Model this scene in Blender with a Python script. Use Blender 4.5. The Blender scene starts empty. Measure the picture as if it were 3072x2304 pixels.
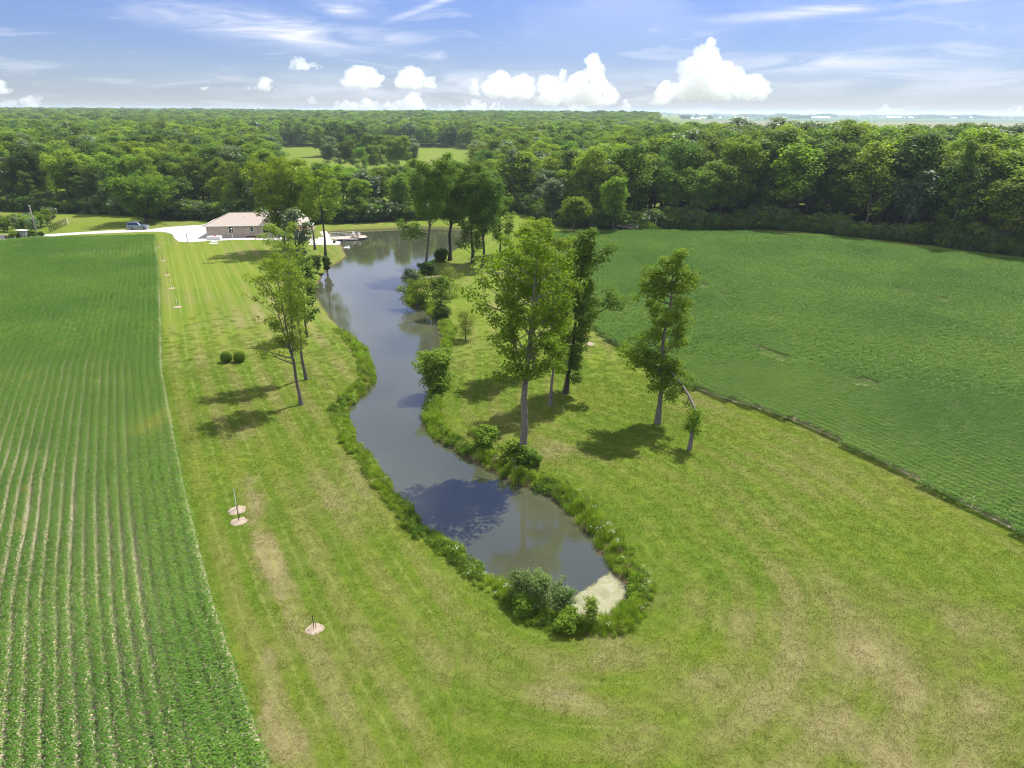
import bpy, math, random
import numpy as np
from mathutils import Matrix, Vector, Euler

rad = math.radians
scene = bpy.context.scene
COL = scene.collection

# ------------------------------------------------------------------ camera
CAM_H = 28.0
PITCH, ROLL, FPX = rad(20.93), rad(0.30), 2130.0        # FPX: focal length in px of a 3072 px wide frame
CAM_M = Matrix.Rotation(math.pi/2 - PITCH, 3, 'X') @ Matrix.Rotation(ROLL, 3, 'Z')
cam_data = bpy.data.cameras.new("Camera")
cam_data.sensor_width = 36.0
cam_data.lens = 36.0*FPX/3072.0
cam_data.clip_start = 0.5
cam_data.clip_end = 150000.0
cam = bpy.data.objects.new("Camera", cam_data)
cam.matrix_world = Matrix.Translation((0, 0, CAM_H)) @ CAM_M.to_4x4()
COL.objects.link(cam)
scene.camera = cam

# ------------------------------------------------------------------ sun and sky
SUN_EL, SUN_AZ = rad(60), rad(42)                       # azimuth clockwise from +Y (the view direction)
SUN_DIR = Vector((math.sin(SUN_AZ)*math.cos(SUN_EL), math.cos(SUN_AZ)*math.cos(SUN_EL), math.sin(SUN_EL)))
sun_data = bpy.data.lights.new("Sun", 'SUN')
sun_data.energy = 5.0
sun_data.angle = rad(0.53)
sun_data.color = (1.0, 0.955, 0.88)
sun = bpy.data.objects.new("Sun", sun_data)
sun.rotation_euler = SUN_DIR.to_track_quat('Z', 'Y').to_euler()
sun.location = (0, 0, 60)
COL.objects.link(sun)

world = bpy.data.worlds.new("World")
scene.world = world
world.use_nodes = True
wt = world.node_tree
wt.nodes.clear()

def N(t, kind, **kw):
    n = t.nodes.new(kind)
    for k, v in kw.items():
        setattr(n, k, v)
    return n

def L(t, a, b):
    t.links.new(a, b)

def setin(n, **kw):
    for k, v in kw.items():
        n.inputs[k.replace('_', ' ')].default_value = v
    return n

def math_node(t, op, a, b=None, c=None, clamp=False):
    n = N(t, 'ShaderNodeMath', operation=op, use_clamp=clamp)
    for i, v in enumerate((a, b, c)):
        if v is None:
            continue
        if isinstance(v, (int, float)):
            n.inputs[i].default_value = v
        else:
            L(t, v, n.inputs[i])
    return n.outputs[0]

def ramp(t, fac, stops, interp='LINEAR'):
    n = N(t, 'ShaderNodeValToRGB')
    n.color_ramp.interpolation = interp
    els = n.color_ramp.elements
    els[0].position, els[0].color = stops[0][0], (*stops[0][1], 1)
    els[1].position, els[1].color = stops[-1][0], (*stops[-1][1], 1)
    for p, c in stops[1:-1]:
        e = els.new(p)
        e.color = (*c, 1)
    L(t, fac, n.inputs[0])
    return n.outputs[0]

def mixc(t, fac, a, b, mode='MIX'):
    n = N(t, 'ShaderNodeMix', data_type='RGBA', blend_type=mode)
    for sock, v in ((n.inputs[0], fac), (n.inputs[6], a), (n.inputs[7], b)):
        if isinstance(v, (int, float)):
            sock.default_value = v
        elif isinstance(v, tuple):
            sock.default_value = (*v, 1) if len(v) == 3 else v
        else:
            L(t, v, sock)
    return n.outputs[2]

def noise(t, vec, scale, detail=3.0, rough=0.55, dist=0.0, dim='3D'):
    n = N(t, 'ShaderNodeTexNoise', noise_dimensions=dim)
    setin(n, Scale=scale, Detail=detail, Roughness=rough, Distortion=dist)
    if vec is not None:
        L(t, vec, n.inputs['Vector'])
    return n.outputs[0]

def ramp_val_w(t, v, a, b):
    n = N(t, 'ShaderNodeMapRange')
    n.inputs['From Min'].default_value = a; n.inputs['From Max'].default_value = b
    L(t, v, n.inputs['Value'])
    return n.outputs[0]

sky_n = N(wt, 'ShaderNodeTexSky', sky_type='NISHITA')
sky_n.sun_disc = False
sky_n.sun_elevation = SUN_EL
sky_n.sun_rotation = SUN_AZ
sky_n.altitude = 0
sky_n.air_density = 1.0
sky_n.dust_density = 0.15
sky_n.ozone_density = 4.0
geo = N(wt, 'ShaderNodeNewGeometry')
neg = N(wt, 'ShaderNodeVectorMath', operation='SCALE')
neg.inputs['Scale'].default_value = -1.0
L(wt, geo.outputs['Incoming'], neg.inputs[0])
sep = N(wt, 'ShaderNodeSeparateXYZ')
L(wt, neg.outputs[0], sep.inputs[0])
zc = math_node(wt, 'ADD', math_node(wt, 'MAXIMUM', sep.outputs[2], 0.0), 0.06)
cmb = N(wt, 'ShaderNodeCombineXYZ')
L(wt, math_node(wt, 'DIVIDE', sep.outputs[0], zc), cmb.inputs[0])
L(wt, math_node(wt, 'DIVIDE', sep.outputs[1], zc), cmb.inputs[1])
# thin high cloud: streaks on a flat layer far overhead, seen in perspective over the whole sky
mp = N(wt, 'ShaderNodeMapping')
setin(mp, Scale=(0.42, 0.20, 1.0), Rotation=(0, 0, rad(-14)), Location=(3.1, 1.7, 0.0))
L(wt, cmb.outputs[0], mp.inputs[0])
cir = noise(wt, mp.outputs[0], 1.25, 7.0, 0.56, 0.55)
cir2 = noise(wt, mp.outputs[0], 0.42, 3.0, 0.5, 0.2)
cirf = math_node(wt, 'ADD', cir, math_node(wt, 'MULTIPLY', math_node(wt, 'SUBTRACT', cir2, 0.5), 0.9))
cirf = ramp(wt, cirf, [(0.34, (0, 0, 0)), (0.50, (0.42,)*3), (0.68, (0.95,)*3)], 'EASE')
skyc = N(wt, 'ShaderNodeHueSaturation')
setin(skyc, Hue=0.512, Saturation=1.12, Value=1.0)
L(wt, sky_n.outputs[0], skyc.inputs['Color'])
skyt = mixc(wt, 1.0, skyc.outputs[0], (0.85, 0.83, 1.07), 'MULTIPLY')
# low banded wisps, laid out by compass bearing and height above the horizon
az_s = math_node(wt, 'ARCTAN2', sep.outputs[0], sep.outputs[1])
el_s = math_node(wt, 'ARCSINE', sep.outputs[2])
ae = N(wt, 'ShaderNodeCombineXYZ')
L(wt, math_node(wt, 'MULTIPLY', az_s, 7.0), ae.inputs[0])
L(wt, math_node(wt, 'MULTIPLY', el_s, 46.0), ae.inputs[1])
band = noise(wt, ae.outputs[0], 1.0, 6.0, 0.58, 0.9)
bandf = ramp(wt, band, [(0.52, (0, 0, 0)), (0.66, (0.22,)*3), (0.86, (0.6,)*3)], 'EASE')
bandf = math_node(wt, 'MULTIPLY', bandf, ramp_val_w(wt, el_s, 0.42, 0.10))
def wisp(az0, el0, wa, we, tilt, amt):
    da = math_node(wt, 'SUBTRACT', az_s, az0)
    de = math_node(wt, 'SUBTRACT', math_node(wt, 'SUBTRACT', el_s, el0), math_node(wt, 'MULTIPLY', da, tilt))
    g = math_node(wt, 'ADD', math_node(wt, 'POWER', math_node(wt, 'ABSOLUTE', math_node(wt, 'DIVIDE', da, wa)), 2.0),
                  math_node(wt, 'POWER', math_node(wt, 'ABSOLUTE', math_node(wt, 'DIVIDE', de, we)), 2.0))
    g = math_node(wt, 'EXPONENT', math_node(wt, 'MULTIPLY', g, -1.0))
    n_ = ramp_val_w(wt, band, 0.36, 0.66)
    return math_node(wt, 'MULTIPLY', math_node(wt, 'MULTIPLY', g, n_), amt)
wsum = bandf
for wq in ((-0.305, 0.094, 0.115, 0.016, -0.10, 1.15), (-0.20, 0.088, 0.07, 0.010, -0.02, 0.9), (-0.215, 0.116, 0.03, 0.007, -0.1, 1.0), (0.36, 0.112, 0.10, 0.0065, 0.05, 1.0), (0.50, 0.121, 0.07, 0.006, 0.02, 1.1),
           (0.44, 0.060, 0.22, 0.012, 0.04, 0.75), (0.20, 0.096, 0.05, 0.006, -0.08, 0.6), (-0.10, 0.125, 0.06, 0.004, 0.35, 0.7), (0.52, 0.035, 0.2, 0.014, 0.0, 0.55), (0.0, 0.030, 0.30, 0.018, 0.0, 0.8)):
    wsum = math_node(wt, 'MAXIMUM', wsum, wisp(*wq))
cirf = math_node(wt, 'MULTIPLY', cirf, ramp_val_w(wt, el_s, 0.06, 0.20))
cirf = math_node(wt, 'MAXIMUM', cirf, wsum, clamp=True)
hor = ramp(wt, ramp_val_w(wt, el_s, 0.0, 0.18), [(0.0, (0.70, 0.74, 0.80)), (0.5, (0.76, 0.80, 0.86)), (1.0, (1, 1, 1))])
skyt = mixc(wt, 1.0, skyt, hor, 'MULTIPLY')
circ = ramp(wt, ramp_val_w(wt, el_s, 0.12, 0.32), [(0.0, (0.64, 0.65, 0.71)), (1.0, (0.96, 0.95, 0.98))])  # unseen cloud above the view set brighter, for paler pond reflections and more fill
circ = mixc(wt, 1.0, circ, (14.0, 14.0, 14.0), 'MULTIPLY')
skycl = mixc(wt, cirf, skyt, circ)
bg = N(wt, 'ShaderNodeBackground')
bg.inputs[1].default_value = 0.064
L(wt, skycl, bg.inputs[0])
wo = N(wt, 'ShaderNodeOutputWorld')
L(wt, bg.outputs[0], wo.inputs[0])
world.cycles.sampling_method = 'MANUAL'
world.cycles.sample_map_resolution = 512

# ------------------------------------------------------------------ exposure and render
vs = scene.view_settings
vs.view_transform = 'Standard'
vs.look = 'None'
vs.gamma = 1.0
vs.use_curve_mapping = False
vs.exposure = 0.95
scene.render.engine = 'CYCLES'
cy = scene.cycles
cy.max_bounces = 7
cy.pixel_filter_type = 'BLACKMAN_HARRIS'
cy.filter_width = 1.05
cy.diffuse_bounces = 3
cy.glossy_bounces = 2
cy.transmission_bounces = 3
cy.volume_bounces = 3
cy.transparent_max_bounces = 4
cy.use_adaptive_sampling = True
cy.adaptive_threshold = 0.015
cy.use_denoising = True
cy.sample_clamp_indirect = 6.0
scene.render.use_persistent_data = False

# ------------------------------------------------------------------ survey: photograph point -> ground position in metres
_M = np.array(CAM_M)
def ray(u, v):
    return _M @ np.array([(u - 1536)/FPX, -(v - 1152)/FPX, -1.0])
def G(u, v, z=0.0):
    d = ray(u, v)
    t = (z - CAM_H)/d[2]
    return (float(d[0]*t), float(d[1]*t))
def GD(u, v, z=0.0):                      # the same from a 2212 px wide view
    return G(u*3072/2212, v*3072/2212, z)
def z2(x, y): return 550 + x/2.765, 550 + y/2.765
def z3(x, y): return 1200 + x/2.458, 450 + y/2.458
def z5(x, y): return 600 + x/2.458, 1000 + y/2.458
def z6(x, y): return 1200 + x/2.212, 800 + y/2.212
def z7(x, y): return 1200 + x/2.212, 1400 + y/2.212

# ------------------------------------------------------------------ object helpers
def tag(o, label=None, cat=None, group=None, kind=None):
    if label: o["label"] = label
    if cat: o["category"] = cat
    if group: o["group"] = group
    if kind: o["kind"] = kind
    return o

def link(o, parent=None):
    COL.objects.link(o)
    if parent is not None:
        o.parent = parent
    return o

def empty(name, loc=(0, 0, 0), rz=0.0):
    o = bpy.data.objects.new(name, None)
    o.empty_display_size = 0.3
    o.location = loc
    o.rotation_euler = (0, 0, rz)
    return link(o)

def poly_mesh(name, verts, faces, mats=(), smooth=False):
    me = bpy.data.meshes.new(name)
    me.from_pydata([tuple(map(float, v)) for v in verts], [], faces)
    for m in mats:
        me.materials.append(m)
    if smooth:
        me.polygons.foreach_set('use_smooth', [True]*len(me.polygons))
    me.update()
    return me

def quads_mesh(name, V, mat, k=4, attrs=None):
    """V: (n*k,3) vertices of n separate k-gons"""
    V = np.ascontiguousarray(V, dtype=np.float32)
    nv = len(V); nf = nv//k
    me = bpy.data.meshes.new(name)
    me.vertices.add(nv)
    me.vertices.foreach_set('co', V.ravel())
    me.loops.add(nv)
    me.loops.foreach_set('vertex_index', np.arange(nv, dtype=np.int32))
    me.polygons.add(nf)
    me.polygons.foreach_set('loop_start', np.arange(0, nv, k, dtype=np.int32))
    me.polygons.foreach_set('loop_total', np.full(nf, k, dtype=np.int32))
    for n, a in (attrs or {}).items():
        at = me.attributes.new(n, 'FLOAT', 'POINT')
        at.data.foreach_set('value', np.ascontiguousarray(a, dtype=np.float32))
    if mat is not None:
        me.materials.append(mat)
    me.update(calc_edges=True)
    return me

class MB:
    """collects shapes into one mesh"""
    def __init__(s):
        s.v, s.f = [], []
    def add(s, verts, faces):
        o = len(s.v)
        s.v += [tuple(map(float, p)) for p in verts]
        s.f += [tuple(i + o for i in f) for f in faces]
        return s
    def box(s, x0, y0, z0, x1, y1, z1):
        return s.add([(x0,y0,z0),(x1,y0,z0),(x1,y1,z0),(x0,y1,z0),(x0,y0,z1),(x1,y0,z1),(x1,y1,z1),(x0,y1,z1)],
                     [(0,3,2,1),(4,5,6,7),(0,1,5,4),(1,2,6,5),(2,3,7,6),(3,0,4,7)])
    def bar(s, a, b, w, h=None, up=(0, 0, 1)):
        h = h or w
        a, b = np.array(a, float), np.array(b, float)
        d = b - a; d /= np.linalg.norm(d)
        u = np.array(up, float)
        if abs(d @ u) > 0.95: u = np.array((1., 0, 0))
        r = np.cross(d, u); r /= np.linalg.norm(r)
        u = np.cross(r, d)
        P = []
        for q in (a, b):
            for sx, sy in ((-1,-1),(1,-1),(1,1),(-1,1)):
                P.append(q + r*w/2*sx + u*h/2*sy)
        return s.add(P, [(0,3,2,1),(4,5,6,7),(0,1,5,4),(1,2,6,5),(2,3,7,6),(3,0,4,7)])
    def tube(s, pts, radii, n=6, cap=True):
        V, Fc = tube_arrays(np.array(pts, float), np.array(radii, float), n, cap)
        return s.add(V, Fc)
    def lathe(s, prof, n=12, c=(0, 0, 0)):
        V, Fc = [], []
        for r, z in prof:
            for i in range(n):
                a = 2*math.pi*i/n
                V.append((c[0] + r*math.cos(a), c[1] + r*math.sin(a), c[2] + z))
        for j in range(len(prof) - 1):
            for i in range(n):
                Fc.append((j*n+i, j*n+(i+1)%n, (j+1)*n+(i+1)%n, (j+1)*n+i))
        Fc.append(tuple(range(n))[::-1])
        Fc.append(tuple((len(prof)-1)*n+i for i in range(n)))
        return s.add(V, Fc)
    def prism(s, prof, y0, y1):
        """prof: (x,z) polygon extruded along y"""
        n = len(prof)
        V = [(x, y0, z) for x, z in prof] + [(x, y1, z) for x, z in prof]
        return s.add(V, [tuple(range(n)), tuple(range(2*n-1, n-1, -1))] + [(i, i+n, (i+1)%n+n, (i+1)%n) for i in range(n)])
    def build(s, name, mat, parent=None, smooth=False, bevel=0.0, loc=None):
        me = poly_mesh(name, s.v, s.f, (mat,), smooth)
        o = bpy.data.objects.new(name, me)
        link(o, parent)
        if loc is not None: o.location = loc
        if bevel:
            m = o.modifiers.new('bevel', 'BEVEL'); m.width = bevel; m.segments = 2; m.limit_method = 'ANGLE'
        return o

def tube_arrays(P, r, n=6, cap=True):
    d = np.gradient(P, axis=0)
    d /= np.linalg.norm(d, axis=1, keepdims=True) + 1e-9
    ref = np.array([0.31, 0.95, 0.05])
    a = np.cross(d, ref); a /= np.linalg.norm(a, axis=1, keepdims=True) + 1e-9
    b = np.cross(d, a)
    th = np.arange(n)*2*math.pi/n
    V = P[:, None, :] + r[:, None, None]*(a[:, None, :]*np.cos(th)[None, :, None] + b[:, None, :]*np.sin(th)[None, :, None])
    V = V.reshape(-1, 3)
    Fc = []
    for j in range(len(P) - 1):
        for i in range(n):
            Fc.append((j*n+i, j*n+(i+1)%n, (j+1)*n+(i+1)%n, (j+1)*n+i))
    if cap:
        Fc.append(tuple((len(P)-1)*n + i for i in range(n)))
    return V, Fc

def copy_thing(root, loc, rz=0.0, scale=(1, 1, 1)):
    r = root.copy(); COL.objects.link(r)
    r.location = loc; r.rotation_euler = (0, 0, rz); r.scale = scale
    for ch in list(root.children):
        c = ch.copy(); COL.objects.link(c); c.parent = r
        for g in list(ch.children):
            d = g.copy(); COL.objects.link(d); d.parent = c
    return r

# numpy helpers ---------------------------------------------------------------
def vnoise(x, y, seed=0):
    x = np.asarray(x, float); y = np.asarray(y, float)
    xi = np.floor(x).astype(np.int64); yi = np.floor(y).astype(np.int64)
    fx = x - xi; fy = y - yi
    fx = fx*fx*(3-2*fx); fy = fy*fy*(3-2*fy)
    def h(a, b):
        n = (a*374761393 + b*668265263 + seed*974634777) & 0xffffffff
        n = ((n ^ (n >> 13))*1274126177) & 0xffffffff
        return ((n ^ (n >> 16)) & 0xffff)/65535.0
    return (h(xi, yi)*(1-fx) + h(xi+1, yi)*fx)*(1-fy) + (h(xi, yi+1)*(1-fx) + h(xi+1, yi+1)*fx)*fy
def fbm(x, y, seed=0, oct=4):
    s, a, t = 0.0, 1.0, 0.0
    for i in range(oct):
        s = s + a*vnoise(x*2**i, y*2**i, seed + i*17); t += a; a *= 0.5
    return s/t
def sstep(a, b, x):
    t = np.clip((np.asarray(x, float) - a)/(b - a), 0, 1)
    return t*t*(3-2*t)
def inside(poly, x, y):
    x = np.asarray(x, float); y = np.asarray(y, float)
    r = np.zeros(np.broadcast(x, y).shape, bool)
    n = len(poly)
    for i in range(n):
        x0, y0 = poly[i]; x1, y1 = poly[(i+1) % n]
        if y0 == y1: continue
        c = ((y0 > y) != (y1 > y)) & (x < (x1-x0)*(y-y0)/(y1-y0) + x0)
        r ^= c
    return r
def seg_dist(poly, x, y, closed=True):
    x = np.asarray(x, float); y = np.asarray(y, float)
    best = np.full(np.broadcast(x, y).shape, 1e9)
    n = len(poly)
    for i in range(n if closed else n-1):
        x0, y0 = poly[i]; x1, y1 = poly[(i+1) % n]
        dx, dy = x1-x0, y1-y0
        t = np.clip(((x-x0)*dx + (y-y0)*dy)/(dx*dx+dy*dy+1e-9), 0, 1)
        best = np.minimum(best, np.hypot(x-(x0+t*dx), y-(y0+t*dy)))
    return best
def smooth_closed(poly, it=2):
    P = np.array(poly, float)
    for _ in range(it):
        Q = np.roll(P, -1, 0)
        P = np.stack([0.75*P+0.25*Q, 0.25*P+0.75*Q], 1).reshape(-1, 2)
    return P
def smooth_open(poly, it=2):
    P = np.array(poly, float)
    for _ in range(it):
        A, B = P[:-1], P[1:]
        Q = np.stack([0.75*A+0.25*B, 0.25*A+0.75*B], 1).reshape(-1, 2)
        P = np.vstack([P[:1], Q, P[-1:]])
    return P

# ------------------------------------------------------------------ materials
def new_mat(name):
    m = bpy.data.materials.new(name)
    m.use_nodes = True
    t = m.node_tree
    t.nodes.clear()
    out = N(t, 'ShaderNodeOutputMaterial')
    return m, t, out

def principled(t, out, color=None, rough=0.7, spec=0.3, metallic=0.0):
    p = N(t, 'ShaderNodeBsdfPrincipled')
    if isinstance(color, tuple): p.inputs['Base Color'].default_value = (*color, 1)
    elif color is not None: L(t, color, p.inputs['Base Color'])
    p.inputs['Roughness'].default_value = rough
    p.inputs['Specular IOR Level'].default_value = spec
    p.inputs['Metallic'].default_value = metallic
    L(t, p.outputs[0], out.inputs[0])
    return p

def bump(t, p, height, strength=0.5, dist=0.05):
    b = N(t, 'ShaderNodeBump')
    b.inputs['Strength'].default_value = strength
    b.inputs['Distance'].default_value = dist
    L(t, height, b.inputs['Height'])
    L(t, b.outputs[0], p.inputs['Normal'])

def wpos(t):
    return N(t, 'ShaderNodeNewGeometry').outputs['Position']

def attr(t, name, typ='GEOMETRY'):
    n = N(t, 'ShaderNodeAttribute', attribute_name=name, attribute_type=typ)
    return n.outputs['Fac']

def simple_mat(name, color, rough=0.7, spec=0.3, var=0.15, scale=3.0, metallic=0.0, bmp=0.0, world_space=False):
    m, t, out = new_mat(name)
    vec = wpos(t) if world_space else N(t, 'ShaderNodeTexCoord').outputs['Object']
    n = noise(t, vec, scale, 4.0)
    lo = tuple(c*(1-var) for c in color); hi = tuple(min(1, c*(1+var)) for c in color)
    c = ramp(t, n, [(0.3, lo), (0.7, hi)])
    p = principled(t, out, c, rough, spec, metallic)
    if bmp: bump(t, p, n, bmp, 0.03)
    return m

def leaf_mat(name, a, b, trans=0.35, rough=0.5, spec=0.35, hue_src='random', vary=0.34):
    """a..b by the leaf's own tint; whole plants differ a little"""
    m, t, out = new_mat(name)
    c = mixc(t, attr(t, 'tint'), a, b)
    oi = N(t, 'ShaderNodeObjectInfo')
    hs = N(t, 'ShaderNodeHueSaturation')
    L(t, math_node(t, 'MULTIPLY_ADD', oi.outputs['Random'], 0.026, 0.493), hs.inputs['Hue'])
    rnd2 = math_node(t, 'FRACT', math_node(t, 'MULTIPLY', oi.outputs['Random'], 7.31))
    L(t, math_node(t, 'MULTIPLY_ADD', rnd2, 2*vary, 1.0-vary), hs.inputs['Value'])
    L(t, c, hs.inputs['Color'])
    c = hs.outputs[0]
    p = principled(t, out, c, rough, spec)
    tr = N(t, 'ShaderNodeBsdfTranslucent')
    L(t, mixc(t, 1.0, c, (1.30, 1.38, 0.55), 'MULTIPLY'), tr.inputs[0])
    mx = N(t, 'ShaderNodeMixShader')
    mx.inputs[0].default_value = trans
    L(t, p.outputs[0], mx.inputs[1]); L(t, tr.outputs[0], mx.inputs[2])
    L(t, mx.outputs[0], out.inputs[0])
    return m

def bark_mat(name, a, b):
    m, t, out = new_mat(name)
    mp_ = N(t, 'ShaderNodeMapping'); setin(mp_, Scale=(6, 6, 1.2))
    L(t, N(t, 'ShaderNodeTexCoord').outputs['Object'], mp_.inputs[0])
    n = noise(t, mp_.outputs[0], 2.0, 5.0, 0.65)
    p = principled(t, out, ramp(t, n, [(0.3, a), (0.7, b)]), 0.9, 0.15)
    bump(t, p, n, 0.8, 0.05)
    return m

LEAF_LIME = leaf_mat("leaf_lime", (0.082, 0.145, 0.010), (0.210, 0.280, 0.022), 0.48, 0.6, 0.08)
LEAF_MID = leaf_mat("leaf_mid", (0.056, 0.106, 0.010), (0.160, 0.228, 0.022), 0.42, 0.6, 0.08)
LEAF_DARK = leaf_mat("leaf_dark", (0.034, 0.074, 0.011), (0.100, 0.160, 0.022), 0.38, 0.6, 0.08)
LEAF_GREY = leaf_mat("leaf_grey", (0.066, 0.108, 0.036), (0.165, 0.225, 0.085), 0.38, 0.45, 0.4)
LEAF_WILLOW = leaf_mat("leaf_willow", (0.110, 0.155, 0.020), (0.220, 0.270, 0.045), 0.46, 0.6, 0.08)
LEAF_BRIGHT = leaf_mat("leaf_bright", (0.072, 0.130, 0.009), (0.215, 0.280, 0.022), 0.50, 0.6, 0.08, vary=0.04)
LEAF_DEEP = leaf_mat("leaf_deep", (0.054, 0.104, 0.012), (0.150, 0.220, 0.026), 0.46, 0.6, 0.08, vary=0.05)
LEAF_SAGE = leaf_mat("leaf_sage", (0.115, 0.180, 0.046), (0.240, 0.320, 0.105), 0.5, 0.6, 0.15)
BARK = bark_mat("bark", (0.060, 0.050, 0.042), (0.160, 0.140, 0.118))
BARK_PALE = bark_mat("bark_pale", (0.075, 0.068, 0.060), (0.215, 0.195, 0.170))
BARK_DARK = bark_mat("bark_dark", (0.030, 0.026, 0.022), (0.085, 0.072, 0.060))

def lawn_color(t, dry, lush, posn, lane=None, lanew=None):
    if lane is not None:                     # mower lanes: thin pale lines where clippings dried, alternate lanes leaning
        wob = noise(t, posn, 0.35, 2.0)
        la = math_node(t, 'ADD', lane, math_node(t, 'MULTIPLY', wob, 0.30))
        f1 = math_node(t, 'PINGPONG', math_node(t, 'DIVIDE', la, 1.45), 0.5)
        line = ramp_val(t, f1, 0.13, 0.0)
        f2 = math_node(t, 'PINGPONG', math_node(t, 'DIVIDE', la, 2.9), 0.5)
        side = ramp_val(t, f2, 0.20, 0.30)
        brk = ramp_val(t, noise(t, posn, 0.10, 3.0), 0.30, 0.55)
        lw = math_node(t, 'MULTIPLY', lanew, brk)
        dry = math_node(t, 'ADD', dry, math_node(t, 'MULTIPLY', math_node(t, 'MULTIPLY', math_node(t, 'SUBTRACT', side, 0.5), lw), 0.34))
        lush = math_node(t, 'ADD', lush, math_node(t, 'MULTIPLY', math_node(t, 'MULTIPLY', math_node(t, 'SUBTRACT', 0.5, side), lanew), 0.45))
    fine = noise(t, posn, 6.0, 5.0, 0.7)
    mid = noise(t, posn, 0.9, 4.0, 0.6)
    d = math_node(t, 'ADD', dry, math_node(t, 'MULTIPLY', math_node(t, 'SUBTRACT', fine, 0.5), 0.72))
    d = math_node(t, 'ADD', d, math_node(t, 'MULTIPLY', math_node(t, 'SUBTRACT', mid, 0.5), 0.34), clamp=True)
    green = mixc(t, math_node(t, 'ADD', lush, math_node(t, 'MULTIPLY', math_node(t, 'SUBTRACT', mid, 0.5), 0.5), clamp=True),
                 (0.124, 0.160, 0.020), (0.076, 0.130, 0.012))
    tan = mixc(t, fine, (0.130, 0.118, 0.046), (0.250, 0.225, 0.108))
    olive = (0.128, 0.146, 0.034)
    c = mixc(t, ramp(t, d, [(0.20, (0, 0, 0)), (0.52, (1, 1, 1))]), green, olive)
    c = mixc(t, ramp(t, d, [(0.50, (0, 0, 0)), (0.92, (1, 1, 1))]), c, tan)
    if lane is not None:
        c = mixc(t, math_node(t, 'MULTIPLY', math_node(t, 'MULTIPLY', line, lw), 0.44), c, (0.215, 0.225, 0.066))
    return c, fine

def make_lawn_mat():
    m, t, out = new_mat("lawn_grass")
    c, fine = lawn_color(t, attr(t, 'dry'), attr(t, 'lush'), wpos(t), attr(t, 'lane'), attr(t, 'lanew'))
    n2 = noise(t, wpos(t), 22.0, 3.0, 0.7)
    c = mixc(t, 1.0, c, ramp(t, n2, [(0.3, (0.86,)*3), (0.7, (1.12,)*3)]), 'MULTIPLY')
    # bank and pond bed: dark mud below the turf
    s = N(t, 'ShaderNodeSeparateXYZ'); L(t, wpos(t), s.inputs[0])
    mud = math_node(t, 'SUBTRACT', 1.0, ramp_val(t, s.outputs[2], -0.54, -0.36))
    c = mixc(t, mud, c, (0.075, 0.058, 0.036))
    p = principled(t, out, c, 0.9, 0.04)
    bump(t, p, math_node(t, 'ADD', n2, fine), 0.75, 0.09)
    return m

def ramp_val(t, v, a, b):
    n = N(t, 'ShaderNodeMapRange')
    n.inputs['From Min'].default_value = a; n.inputs['From Max'].default_value = b
    L(t, v, n.inputs['Value'])
    return n.outputs[0]

def make_tuft_mat():
    m, t, out = new_mat("grass_blades")
    c, fine = lawn_color(t, attr(t, 'dry', 'INSTANCER'), attr(t, 'lush', 'INSTANCER'), wpos(t), attr(t, 'lane', 'INSTANCER'), attr(t, 'lanew', 'INSTANCER'))
    c = mixc(t, 1.0, c, ramp(t, attr(t, 'tint'), [(0, (1.02,)*3), (1, (1.50,)*3)]), 'MULTIPLY')
    p = principled(t, out, c, 0.8, 0.05)
    tr = N(t, 'ShaderNodeBsdfTranslucent'); L(t, c, tr.inputs[0])
    mx = N(t, 'ShaderNodeMixShader'); mx.inputs[0].default_value = 0.4
    L(t, p.outputs[0], mx.inputs[1]); L(t, tr.outputs[0], mx.inputs[2]); L(t, mx.outputs[0], out.inputs[0])
    return m

LAWN = make_lawn_mat()
TUFT = make_tuft_mat()

def make_soil():
    m, t, out = new_mat("field_soil")
    n = noise(t, wpos(t), 4.0, 6.0, 0.7)
    c = ramp(t, n, [(0.25, (0.24, 0.185, 0.135)), (0.55, (0.40, 0.325, 0.245)), (0.8, (0.50, 0.42, 0.33))])
    p = principled(t, out, c, 0.95, 0.1)
    bump(t, p, n, 0.8, 0.06)
    return m
SOIL = make_soil()

def make_concrete(name, col, var=0.08, scale=1.2):
    m, t, out = new_mat(name)
    a = noise(t, wpos(t), scale, 5.0, 0.6)
    b = noise(t, wpos(t), scale*18, 3.0, 0.6)
    f = math_node(t, 'ADD', math_node(t, 'MULTIPLY', a, 0.7), math_node(t, 'MULTIPLY', b, 0.3))
    c = ramp(t, f, [(0.3, tuple(x*(1-2*var) for x in col)), (0.7, tuple(min(1, x*(1+var)) for x in col))])
    p = principled(t, out, c, 0.85, 0.2)
    bump(t, p, b, 0.3, 0.01)
    return m
CONCRETE = make_concrete("pale_concrete", (0.35, 0.335, 0.325), 0.14)
GRAVEL = make_concrete("pale_gravel", (0.52, 0.49, 0.46), 0.14, 2.2)

def make_water():
    m, t, out = new_mat("pond_water")
    a = noise(t, wpos(t), 0.10, 3.0, 0.5)
    c = ramp(t, a, [(0.3, (0.042, 0.046, 0.027)), (0.7, (0.056, 0.060, 0.037))])
    p = principled(t, out, c, 0.03, 0.5)
    p.inputs['IOR'].default_value = 2.05
    w = noise(t, wpos(t), 1.6, 3.0, 0.6)
    w2 = noise(t, wpos(t), 7.0, 2.0, 0.5)
    bump(t, p, math_node(t, 'ADD', w, math_node(t, 'MULTIPLY', w2, 0.35)), 0.055, 0.08)
    return m
WATER = make_water()

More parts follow.
